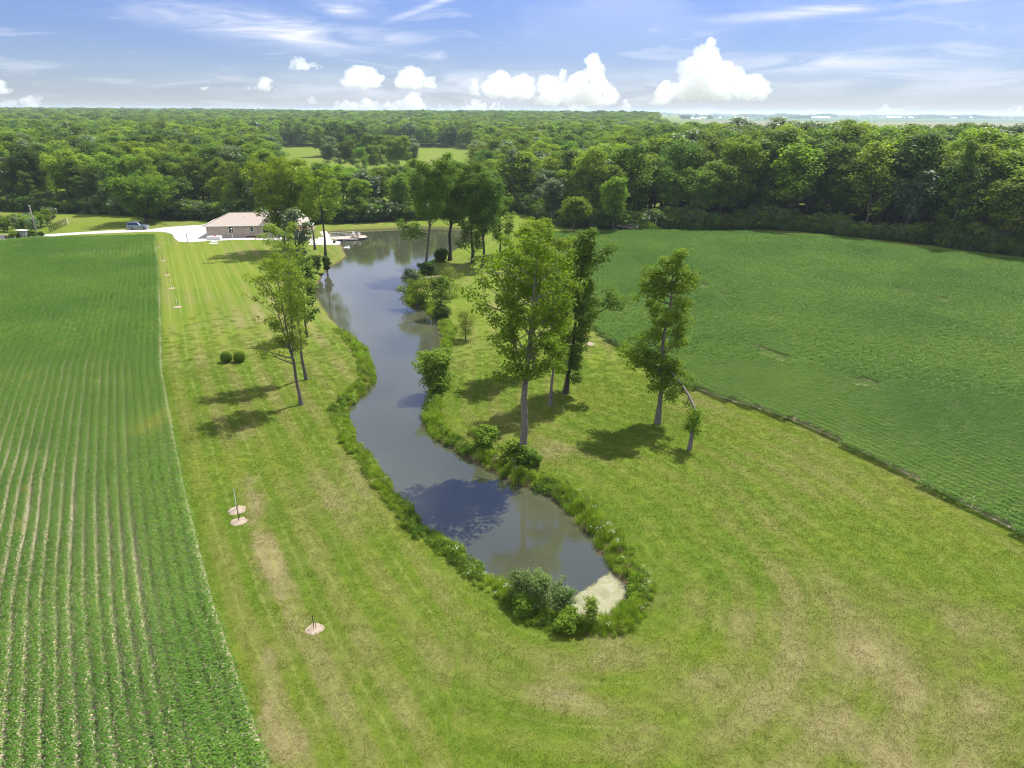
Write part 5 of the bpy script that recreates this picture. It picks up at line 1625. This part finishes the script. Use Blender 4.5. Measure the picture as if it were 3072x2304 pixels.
# ------------------------------------------------------------------ orchard, trellis, pole and things at the road end
o0 = None
for k, (a, b, H_) in enumerate(((115,520,2.9),(330,430,2.8),(500,500,3.2),(700,470,3.0),(880,480,3.1),(970,515,3.0),(1140,400,3.3),(1310,350,3.6),(1390,270,3.4),(60,430,2.6),(620,380,2.7),(820,400,2.9),(1050,330,3.0),(220,480,2.7),(20,360,2.4),(450,330,2.5))):
    x, y = G(a/9.217, 640 + b/9.217)
    if k < 3:
        mm = tree_meshes("orchard_tree", (LEAF_MID, LEAF_LIME, LEAF_GREY)[k], BARK_DARK, seed=700+k, H=3.0, low=0.26, R=1.75, limbs=14, clump=(0.45, 0.7), per=36, leaf=0.26, tr=0.09, shape='round', fork=0.3)
        o0 = (o0 or []) + [mm]
    plant_tree("orchard_tree", (x, y, 0), o0[k % 3], "", group="small fruit trees of the orchard", rz=k*1.3, scale=(H_/3.0, H_/3.0, H_/3.0))
orch = sorted([o for o in bpy.data.objects if o.name.startswith("orchard_tree") and o.type == 'EMPTY'], key=lambda o: o.location.x/o.location.y)
for k, o in enumerate(orch):
    tag(o, "small round fruit tree of the orchard, %s from left" % ordinal(k+1), "fruit tree")

t = tag(empty("vine_trellis", (*G(1395/9.217, 640+525/9.217), 0)), "row of dark posts with wires and some vines beyond the road", "trellis")
E1 = np.array(G(1890/9.217, 640 + 305/9.217)) - np.array(t.location[:2])
for k in range(11):
    p = E1*k/10
    MB().bar((p[0], p[1], -0.05), (p[0]-0.12, p[1], 1.75), 0.13).build("post", DARKWOOD if k < 10 else WHITE, t)
for z_ in (0.75, 1.6):
    MB().bar((0, 0, z_), (E1[0], E1[1], z_), 0.03).build("wire", GREYM, t)
r = np.random.default_rng(8)
vq = r.random(420)**1.3*0.65
vc = np.stack([E1[0]*vq + r.normal(0, .12, 420), E1[1]*vq + r.normal(0, .12, 420), r.uniform(0.5, 1.75, 420)], 1)
link(bpy.data.objects.new("vine", quads_mesh("vine", leaf_quads(vc, r.normal(0, 1, (420, 3)) + np.array([0, 0, .6]), 0.24, r), LEAF_MID, 4, {'tint': np.repeat(r.random(420), 4)})), t)

px, py = G(113, 711)
t = tag(empty("utility_pole", (px, py, 0)), "leaning grey wooden pole beside the end of the driveway", "pole")
MB().tube([(0, 0, -0.3), (-0.12, 0, 3.2), (-0.26, 0, 7.0)], [0.17, 0.15, 0.12], 10).build("shaft", GREYWOOD, t, True)
MB().lathe([(0.17, 0), (0.17, 0.30), (0.05, 0.38)], 10, (-0.27, 0, 7.0)).build("cap", GREYM, t)
MB().box(-0.33, -0.20, 1.1, -0.02, -0.12, 1.6).build("meter_box", GREYM, t)

t = thing_at("roadside_stand", (71, 714), "small white stall-like stand left of the leaning pole", "stand")
MB().box(-1.35, 0.55, 0, 1.25, 0.60, 1.75).build("back_panel", WHITE, t)
MB().box(-1.35, -0.5, 0, -1.30, 0.545, 1.75).build("side_panel", WHITE, t)
for px_ in (-0.2, 1.2): MB().box(px_-0.04, -0.5, 0, px_+0.04, -0.42, 1.75).build("post", WHITE, t)
MB().box(-1.42, -0.58, 1.755, 1.32, 0.68, 1.83).build("roof", WHITE, t)
MB().box(-0.15, -0.4, 0.0, 1.15, 0.3, 0.55).build("counter", GREYWOOD, t)
for k, (qx, lab) in enumerate(((0.1, "left"), (0.65, "right"))):
    b_ = tag(empty("plant_pot", (t.location.x + qx, t.location.y - 0.05, 0.552)), "pale pot on the %s of the stand's counter" % lab, "pot", "pots on the roadside stand")
    MB().lathe([(0.14, 0), (0.20, 0.34), (0.22, 0.36), (0.20, 0.40), (0.17, 0.36)], 12).build("body", WHITE, b_)
t = thing_at("culvert_wall", (22, 716), "low pale culvert wall with a dark opening at the road's end", "wall", 0, 0.05)
MB().box(-2.6, 0, 0, -0.5, 0.35, 0.85).build("wing_wall", CONCRETE, t); MB().box(0.55, 0, 0, 1.3, 0.35, 0.85).build("wing_wall", CONCRETE, t)
MB().box(-0.5, 0, 0.62, 0.55, 0.35, 0.85).build("lintel", CONCRETE, t); MB().box(-0.5, 0.30, 0, 0.55, 0.34, 0.62).build("opening", BLACKM, t)  # black panel under the lintel stands in for the shade inside the culvert
for k, (uu_, vv_, R_, lab) in enumerate(((44, 716, 1.2, "low bush between the culvert wall and the white stand"), (101, 713, 1.1, "low bush right of the white stand by the pole"), (124, 710, 0.5, "tiny dark bush at the right foot of the pole"))):
    bushy(720+k, 1.3 if R_ > 1 else 0.9, R_, (LEAF_MID, LEAF_MID, LEAF_DARK)[k], "roadside_bush", (uu_, vv_), lab, "bush", per=44, leaf=0.22, limbs=12)

t = thing_at("covered_trailer", (157, 633), "long low pale covered trailer at the edge of the wood", "trailer")
MB().prism([(-2.4, 0.35), (2.4, 0.35), (2.3, 0.85), (1.6, 1.05), (-1.8, 1.05), (-2.4, 0.8)], -0.9, 0.9).build("cover", GREYM, t, bevel=0.08)
MB().bar((2.3, 0, 0.42), (3.6, 0, 0.35), 0.08).build("drawbar", BLACKM, t)
for sx in (-0.5, 0.5): MB().bar((sx, -1.0, 0.3), (sx, -0.8, 0.3), 0.6).build("wheel", TYRE, t)

def rubble(uv, n, w, label, seed):
    t = thing_at("log_heap", uv, label, "log heap")
    r = np.random.default_rng(seed)
    for k in range(n):
        a = np.array([r.uniform(-w, w), r.uniform(-.8, .8), r.uniform(.12, .5)]); d = np.array([r.normal(0, 1), r.normal(0, .5), r.normal(0, .12)])
        d = d/np.linalg.norm(d)*r.uniform(0.5, 1.2)
        MB().tube([a-d, a, a+d], [0.13, 0.15, 0.11], 6).build("log", BARK_PALE, t, True)
rubble(z8(1330, 300), 12, 3.0, "heap of pale cut logs at the foot of the left wood", 3)

# brush pile behind the right field
bp = thing_at("brush_pile", z3(1790, 604), "overgrown brush pile of sticks and weeds behind the right field", "brush pile")
r = np.random.default_rng(17)
for k in range(34):
    a = np.array([r.uniform(-5.5, -0.5), r.uniform(-0.5, 2.2), r.uniform(0.4, 1.7)]); d = np.array([r.normal(0, 1), r.normal(0, .5), r.normal(0, .35)]); d = d/np.linalg.norm(d)*r.uniform(.7, 1.9)
    MB().tube([a-d, a + r.normal(0, .08, 3), a+d], [0.07, 0.06, 0.03], 5).build("stick", BARK_PALE, bp)
vq = r.normal(0, 1, (2600, 2))
mx_ = np.clip(vq[:, 0], -2, 2)*3.0 + 0.8; my_ = np.clip(vq[:, 1], -2, 2)*1.0 + 1.2
mz_ = 2.3*np.exp(-((mx_-0.8)/3.6)**2 - ((my_-1.2)/1.5)**2) + r.uniform(-.1, .25, 2600)
link(bpy.data.objects.new("weed_cover", quads_mesh("weed_cover", leaf_quads(np.stack([mx_, my_, np.maximum(mz_, .1)], 1), r.normal(0, .5, (2600, 3)) + np.array([0, 0, 1.0]), 0.42, r), WEED_A, 4, {'tint': np.repeat(r.random(2600), 4)})), bp)
# pale fallen log by the point
x, y = G(*z6(175, 92)); t = tag(empty("fallen_log", (x, y, 0)), "pale fallen trunk lying on the bank behind the bushes", "log")
MB().tube([(-2.6, -0.9, 0.12), (-1.0, -0.2, 0.25), (0.8, 0.5, 0.32), (2.6, 1.5, 0.5)], [0.10, 0.16, 0.19, 0.21], 8).build("trunk", BARK_PALE, t, True)
for a_, b_ in (((-1.2, -0.3, 0.3), (-2.0, 0.5, 0.9)), ((0.3, 0.3, 0.35), (-0.3, 1.1, 1.1))):
    MB().tube([a_, b_], [0.07, 0.02], 5).build("branch_stub", BARK_PALE, t)
x, y = G(*z6(600, 60)); t = tag(empty("fallen_branch", (x, y, 0)), "heap of bare dead branches under the dark bank trees", "branches")
for k in range(14):
    d = r.normal(0, 1, 3)*np.array([1.6, 0.8, 0.35]); a = r.normal(0, .6, 3)*np.array([1.4, .8, .2]) + np.array([0, 0, .6])
    MB().tube([a, a + d*0.5 + r.normal(0, .1, 3), a + d], [0.07, 0.045, 0.015], 5).build("branch", BARK_PALE, t)

# ------------------------------------------------------------------ staked saplings in mulch rings
def stake(uv, ring, h, mat, label):
    x, y = G(*uv)
    t = tag(empty("tree_stake", (x, y, 0)), label, "stake", "staked planting spots on the lawns")
    r = np.random.default_rng(int(uv[0]))
    k = 18
    V, Fc = [(0.0, 0.0, 0.07)], []
    for i in range(k):
        a = 2*PI*i/k; q_ = ring*r.uniform(0.85, 1.12); V.append((math.cos(a)*q_*0.75, math.sin(a)*q_*0.75, 0.055))
    for i in range(k):
        a = 2*PI*i/k; q_ = ring*r.uniform(0.88, 1.12); V.append((math.cos(a)*q_, math.sin(a)*q_, 0.012))
    for i in range(k):
        j = (i+1) % k
        Fc.append((0, 1+i, 1+j)); Fc.append((1+i, 1+k+i, 1+k+j, 1+j))
    MB().add(V, Fc).build("mulch_ring", MULCH, t)
    MB().lathe([(0.028, 0), (0.028, h), (0.012, h + 0.03)], 8, (-0.08, 0.12, 0)).build("stake", mat, t)
    MB().tube([(0.06, 0, 0), (0.07, 0.01, h*0.45), (0.03, 0.02, h*0.8)], [0.018, 0.014, 0.006], 5).build("sapling", BARK_DARK, t)
for uv, rg, h, m_, lab in (
    (z5(275, 1305), 0.66, 1.75, WHITE, "tall white stake in the rear of two neighbouring mulch rings"), (z5(290, 1388), 0.62, 1.25, BLACKM, "dark stake in the front of two neighbouring mulch rings"),
    (GD(680, 1357) and (944, 1887), 0.52, 0.85, DARKWOOD, "short dark stake in the mulch ring nearest the camera"),
    ((489, 781), 0.5, 1.5, DARKWOOD, "dark stake in the second-farthest mulch ring by the left crop"), ((502, 825), 0.55, 1.7, DARKWOOD, "dark stake in the third-farthest mulch ring by the left crop"),
    ((516, 865), 0.6, 1.6, WHITE, "white stake in the fourth mulch ring down the left crop edge"), ((533, 921), 0.7, 1.6, WHITE, "white stake in the large mulch ring left of the feathery trees"),
    ((476, 741), 0.4, 1.3, DARKWOOD, "small dark stake in the farthest mulch ring by the left crop"),
    (z6(1250, 512), 0.75, 1.3, DARKWOOD, "dark stake in the mulch ring beside the right crop"), ((1529, 776), 0.9, 1.2, DARKWOOD, "stake in the farther mulch ring behind the tallest tree"),
    ((1527, 796), 0.8, 1.2, DARKWOOD, "stake in the nearer mulch ring behind the tallest tree")):
    stake(uv, rg, h, m_, lab)

# ================================================================== FAR FARMLAND
def field_mat(name, a, b, sc=0.02):
    m, t_, out = new_mat(name)
    n_ = noise(t_, wpos(t_), sc, 4.0, 0.6)
    principled(t_, out, ramp(t_, n_, [(0.3, a), (0.7, b)]), 0.9, 0.1)
    return m
def polar(az0, az1, y0, y1):
    return [(az0*y0, y0), (az1*y0, y0), (az1*y1, y1), (az0*y1, y1)]
sheet("hay_field", polar(0.20, 0.46, 1080, 1560), 0.30, field_mat("hay_green", (0.10, 0.19, 0.035), (0.14, 0.235, 0.05)), "bright green hay strip beyond the right wood", "field")
sheet("stubble_field", polar(0.19, 0.9, 1640, 3050), 0.45, field_mat("olive_field", (0.13, 0.125, 0.060), (0.165, 0.155, 0.080)), "wide dull olive field on the far plain", "field")
sheet("corn_field", polar(0.20, 0.46, 1564, 1636), 0.60, field_mat("corn_dark", (0.03, 0.06, 0.015), (0.05, 0.08, 0.02)), "narrow dark crop strip on the far plain", "field")
sheet("bean_field", polar(0.19, 0.9, 3060, 6500), 0.60, field_mat("bean_green", (0.05, 0.10, 0.035), (0.075, 0.13, 0.05), 0.004), "dark green fields toward the horizon", "field")
def far4(x, y): return 2030 + x/4.174, 310 + y/4.174
def far5(x, y): return 2540 + x/4.158, 310 + y/4.158
ROOFW = simple_mat("white_roof", (0.75, 0.75, 0.74), 0.5, 0.4, 0.05)
def barn(uv, w, d, h, rise_, label, rz=0.0, roofm=None, name="farm_barn"):
    x, y = G(uv[0], max(uv[1], 356.5))
    t = tag(empty(name, (x, y, 0.6), rz), label, "barn", "far farm buildings")
    MB().box(-w/2, -d/2, 0, w/2, d/2, h).build("wall", WHITE, t)
    MB().prism([(-d/2-0.6, h+0.02), (d/2+0.6, h+0.02), (0, h+rise_)], -w/2-0.5, w/2+0.5).build("roof", roofm or ROOFW, t).rotation_euler = (0, 0, PI/2)
    MB().box(-1.8, -d/2-0.08, 0, 1.8, -d/2-0.01, h*0.75).build("door", BLACKM, t)
    return t
for uv, w, d, h, rs, lab in (
    (far4(185, 210), 14, 10, 6, 5, "white gabled farmhouse left of the far silo"), (far4(262, 218), 18, 14, 6, 4, "white barn in front of the far silo"),
    (far4(315, 195), 20, 12, 6, 4, "white shed right of the far silo"), (far4(362, 190), 12, 10, 5, 4, "small white shed at the right of the silo farm"),
    (far4(785, 188), 60, 22, 7, 5, "long white shed alone on the far plain"), (far4(858, 190), 22, 18, 6, 4, "short white shed right of the lone long shed"), (far4(537, 188), 18, 12, 5, 4, "tiny white building between the silo farm and the long shed"),
    (far4(1330, 192), 16, 12, 6, 4, "white house left of the dark far grove"), (far4(1715, 195), 90, 24, 7, 5, "long white shed right of the dark far grove"), (far4(1830, 197), 80, 26, 8, 5, "second long white shed at the grove's right"),
    (far5(600, 192), 120, 26, 8, 5, "longest white shed below the far wooded rise"), (far5(760, 193), 70, 26, 8, 5, "white shed joining the longest one's right end"),
    (far5(1330, 196), 40, 20, 6, 4, "white shed toward the right of the far plain"), (far5(1545, 196), 18, 14, 9, 6, "tall white farm building at the far right")):
    barn(uv, w, d, h, rs, lab)
x, y = G(*far4(238, 212))
t = tag(empty("grain_silo", (x, y, 0.6)), "tall grey silo of the far farm", "silo")
MB().lathe([(4, 0), (4, 26)], 16).build("tower", GREYM, t); MB().lathe([(4.2, 26.02), (3, 28.5), (0.2, 29.6)], 16).build("dome", ROOFW, t)
t = barn((3004, 398), 9, 8, 4.5, 3.2, "lone roof peeping from the trees at the far right", 0.4, SHINGLE, "farm_house")
t["category"] = "house"
t.location.z = 5.0
MB().box(-4.6, -4.1, -5.0, 4.6, 4.1, 0.0).build("base_storey", WHITE, t)

# far tree lines and groves on the plain
r = np.random.default_rng(31)
TX, TY, TH = [], [], []
def grove(uv0, uv1, n, depth_, h):
    a = np.array(G(uv0[0], max(uv0[1], 352.0))); b = np.array(G(uv1[0], max(uv1[1], 352.0)))
    q_ = r.random(n); p = a + (b - a)*q_[:, None] + r.normal(0, 1, (n, 2))*np.array([6, depth_])
    TX.extend(p[:, 0]); TY.extend(p[:, 1]); TH.extend(r.uniform(0.7, 1.15, n)*h)
grove(far4(60, 212), far4(150, 212), 26, 20, 15); grove(far4(390, 208), far4(425, 208), 8, 12, 17); grove(far4(150, 205), far4(165, 205), 3, 5, 18)
grove(far4(1450, 200), far4(1640, 200), 40, 40, 17); grove(far4(1015, 210), far4(1045, 210), 4, 6, 11); grove(far4(1095, 210), far4(1160, 210), 7, 6, 12); grove(far4(1195, 210), far4(1210, 210), 2, 4, 9); grove(far4(800, 210), far4(812, 210), 2, 4, 10)
grove(far5(1560, 196), far5(1575, 196), 3, 5, 20)
for d_, n_, a0, a1, h in ((5200, 500, 0.20, 0.78, 11), (7500, 900, 0.19, 0.8, 15), (6000, 330, 0.52, 0.63, 22), (6500, 380, 0.30, 0.42, 22), (9500, 900, 0.17, 0.82, 22), (9000, 700, -0.75, -0.3, 34)):
    az = r.uniform(a0, a1, n_); TX.extend(az*d_); TY.extend(d_ + r.normal(0, 60, n_)); TH.extend(r.uniform(.6, 1.1, n_)*h*(0.5 + fbm(az*60, az*0 + d_, 5, 2)))
TX, TY, TH = np.array(TX), np.array(TY), np.array(TH)
TS = TH/15.0
o = scatter("far_tree_lines", np.stack([TX, TY, hills(TX, TY) + 0.4], 1), r.uniform(0, 6.28, len(TX)), np.stack([TS*np.where(TY > 5000, 2.2, 1.2), TS*1.2, TS], 1), r.integers(0, 7, len(TX)), [k[1] for k in kinds])
tag(o, "distant groves and hedgerow trees across the far plain", "trees", kind="stuff")

# ================================================================== CLOUDS
def cloud_mat(k=1.0):
    m, t_, out = new_mat("cloud_white")
    v_ = N(t_, 'ShaderNodeVolumeScatter')
    v_.inputs['Color'].default_value = (0.98, 0.98, 0.985, 1)
    v_.inputs['Density'].default_value = 0.0019/k
    v_.inputs['Anisotropy'].default_value = 0.0
    L(t_, v_.outputs[0], out.inputs['Volume'])
    return m
CLOUD = cloud_mat()
CLOUD_FAR = cloud_mat(3.0)
tex_a = bpy.data.textures.new("cloud_lumps", 'CLOUDS'); tex_a.noise_scale = 260.0; tex_a.noise_depth = 3
tex_b = bpy.data.textures.new("cloud_frills", 'CLOUDS'); tex_b.noise_scale = 90.0; tex_b.noise_depth = 3
tex_c = bpy.data.textures.new("cloud_lumps_far", 'CLOUDS'); tex_c.noise_scale = 780.0; tex_c.noise_depth = 3
tex_d = bpy.data.textures.new("cloud_frills_far", 'CLOUDS'); tex_d.noise_scale = 270.0; tex_d.noise_depth = 3
CD, CF = 20000.0, 60000.0
def sky_pt(u, v, dist):
    d = ray(u, v); return np.array([0, 0, CAM_H]) + d*(dist/d[1])
def icosphere():
    import bmesh
    bm = bmesh.new(); bmesh.ops.create_icosphere(bm, subdivisions=2, radius=1.0)
    V = np.array([v.co[:] for v in bm.verts]); Fc = [tuple(v.index for v in f.verts) for f in bm.faces]; bm.free()
    return V, Fc
ICO = icosphere()
def cumulus(lobes, base, label, seed, dist=CD):
    """lobes: (x, top, half width) in survey pixels above a flat base line"""
    r = np.random.default_rng(seed)
    s = dist/FPX*1.07
    far = dist > 30000; kf = dist/CD
    VV, FF, off = [], [], 0
    c0 = sky_pt(lobes[0][0], base, dist)
    for (x, top, hw) in lobes:
        n = int(10 + 0.22*(base - top)*hw/18)
        n = min(n, 46)
        for k in range(n):
            f = r.random()
            v = base - (base - top)*f
            wid = hw*math.sqrt(max(0.05, 1 - (f*0.97)**2.2))
            rad_ = min(hw*0.55, (base - top)*0.38)*r.uniform(0.45, 1.0)*(1 - 0.35*f)
            xx = x + np.clip(r.normal(0, 0.5), -1, 1)*max(wid - rad_*0.8, 0)
            v = min(max(v, top + rad_), base - rad_*0.25)
            p = sky_pt(xx, v, dist) - c0
            p[1] += r.normal(0, hw*0.45*s)
            V = ICO[0]*np.array([rad_*s, rad_*s, rad_*s*0.92]) + p
            V[:, 2] = np.maximum(V[:, 2], -0.12*rad_*s + r.uniform(-1, 1)*rad_*s*0.05)
            VV.append(V); FF.extend([tuple(i + off for i in f_) for f_ in ICO[1]]); off += len(V)
    o = bpy.data.objects.new("cumulus_cloud", poly_mesh("cumulus_cloud", np.vstack(VV), FF, (CLOUD_FAR if far else CLOUD,), True))
    o.location = c0
    link(o)
    rm = o.modifiers.new("merge", 'REMESH'); rm.mode = 'VOXEL'; rm.voxel_size = 26.0*kf; rm.use_smooth_shade = True
    big = max(l[2] for l in lobes)*s
    for tx, st in ((tex_c if far else tex_a, min(0.34*big, 230*kf)), (tex_d if far else tex_b, min(0.20*big, 130*kf))):
        dm = o.modifiers.new("lumps", 'DISPLACE'); dm.texture = tx; dm.strength = st; dm.mid_level = 0.5; dm.texture_coords = 'GLOBAL'
    tag(o, label, "cloud", "cumulus clouds over the horizon")
cumulus([(2125, 118, 62), (2075, 175, 55), (2170, 190, 60), (2140, 240, 90), (2262, 225, 42), (2235, 255, 50)], 296, "tallest towering white cloud, right of centre over the farmland", 1)
cumulus([(1780, 163, 48), (1800, 215, 52), (1740, 220, 60), (1690, 205, 26), (1645, 225, 45), (1790, 265, 60)], 310, "towering cumulus left of the tallest cloud", 2)
cumulus([(1085, 198, 60), (1050, 222, 34), (1130, 222, 34)], 258, "flat-based white cloud high above the pond, left of its neighbour", 3)
cumulus([(1235, 201, 45), (1270, 228, 50), (1210, 240, 30)], 262, "flat-based white cloud above the pond, right of its neighbour", 4)
cumulus([(800, 233, 30), (790, 250, 44)], 270, "small pointed white cloud above the brick house", 5)
cumulus([(935, 289, 18), (925, 300, 24)], 310, "tiny white puff low over the woods left of centre", 6, CF)
cumulus([(10, 240, 28), (-15, 250, 40)], 278, "white cloud cut by the left edge of the sky, upper", 7)
cumulus([(25, 294, 26), (92, 286, 32)], 322, "pair of low white puffs at the far left horizon", 8, CF)
cumulus([(1425, 236, 20), (1500, 214, 48), (1570, 228, 50), (1540, 262, 60)], 290, "broad lumpy white cloud left of the cumulus tower", 9)
cumulus([(2000, 240, 36), (1985, 268, 44), (2040, 290, 34)], 312, "rounded cloud between the two cloud towers", 10)
cumulus([(1240, 276, 40), (1180, 300, 50), (1100, 294, 55), (1040, 300, 40)], 330, "long low bank of cloud on the horizon above the pond", 11, CF)
cumulus([(1430, 298, 50), (1350, 312, 40), (1480, 305, 40)], 332, "low lumpy cloud bank on the horizon at centre", 12, CF)
cumulus([(1730, 310, 50), (1700, 318, 40)], 338, "low cloud sitting on the woods under the cumulus tower", 13, CF)
cumulus([(1878, 296, 18), (1870, 312, 26)], 334, "small upright puff between the towers at the horizon", 14, CF)
cumulus([(2440, 326, 34), (2470, 332, 30)], 346, "small white cloud dome on the farmland horizon", 15, CF)
cumulus([(2660, 312, 22), (2690, 322, 26)], 338, "faint small cloud low over the far sheds", 16, CF)
cumulus([(900, 172, 36), (935, 188, 40)], 208, "soft lone cloud over the trees left of the pond", 17)
cumulus([(612, 256, 16), (600, 262, 16)], 271, "tiny lone puff over the left woods", 18)
cumulus([(3050, 312, 22), (3070, 320, 24)], 334, "small cloud cut by the right edge of the sky", 19, CF)

# ================================================================== HAZE (air between the camera and the far land)
hz_m, hz_t, hz_o = new_mat("haze_air")
hv = N(hz_t, 'ShaderNodeVolumePrincipled')
hv.inputs['Color'].default_value = (0.66, 0.80, 1.0, 1)
hv.inputs['Density'].default_value = 0.00010
hv.inputs['Anisotropy'].default_value = 0.2
L(hz_t, hv.outputs[0], hz_o.inputs['Volume'])
hz_b = MB().box(-47000, -1000, -4.0, 47000, 47000, 62.0)
hz = hz_b.build("haze", hz_m)
tag(hz, "thin bluish summer haze over the land", "haze", kind="stuff")
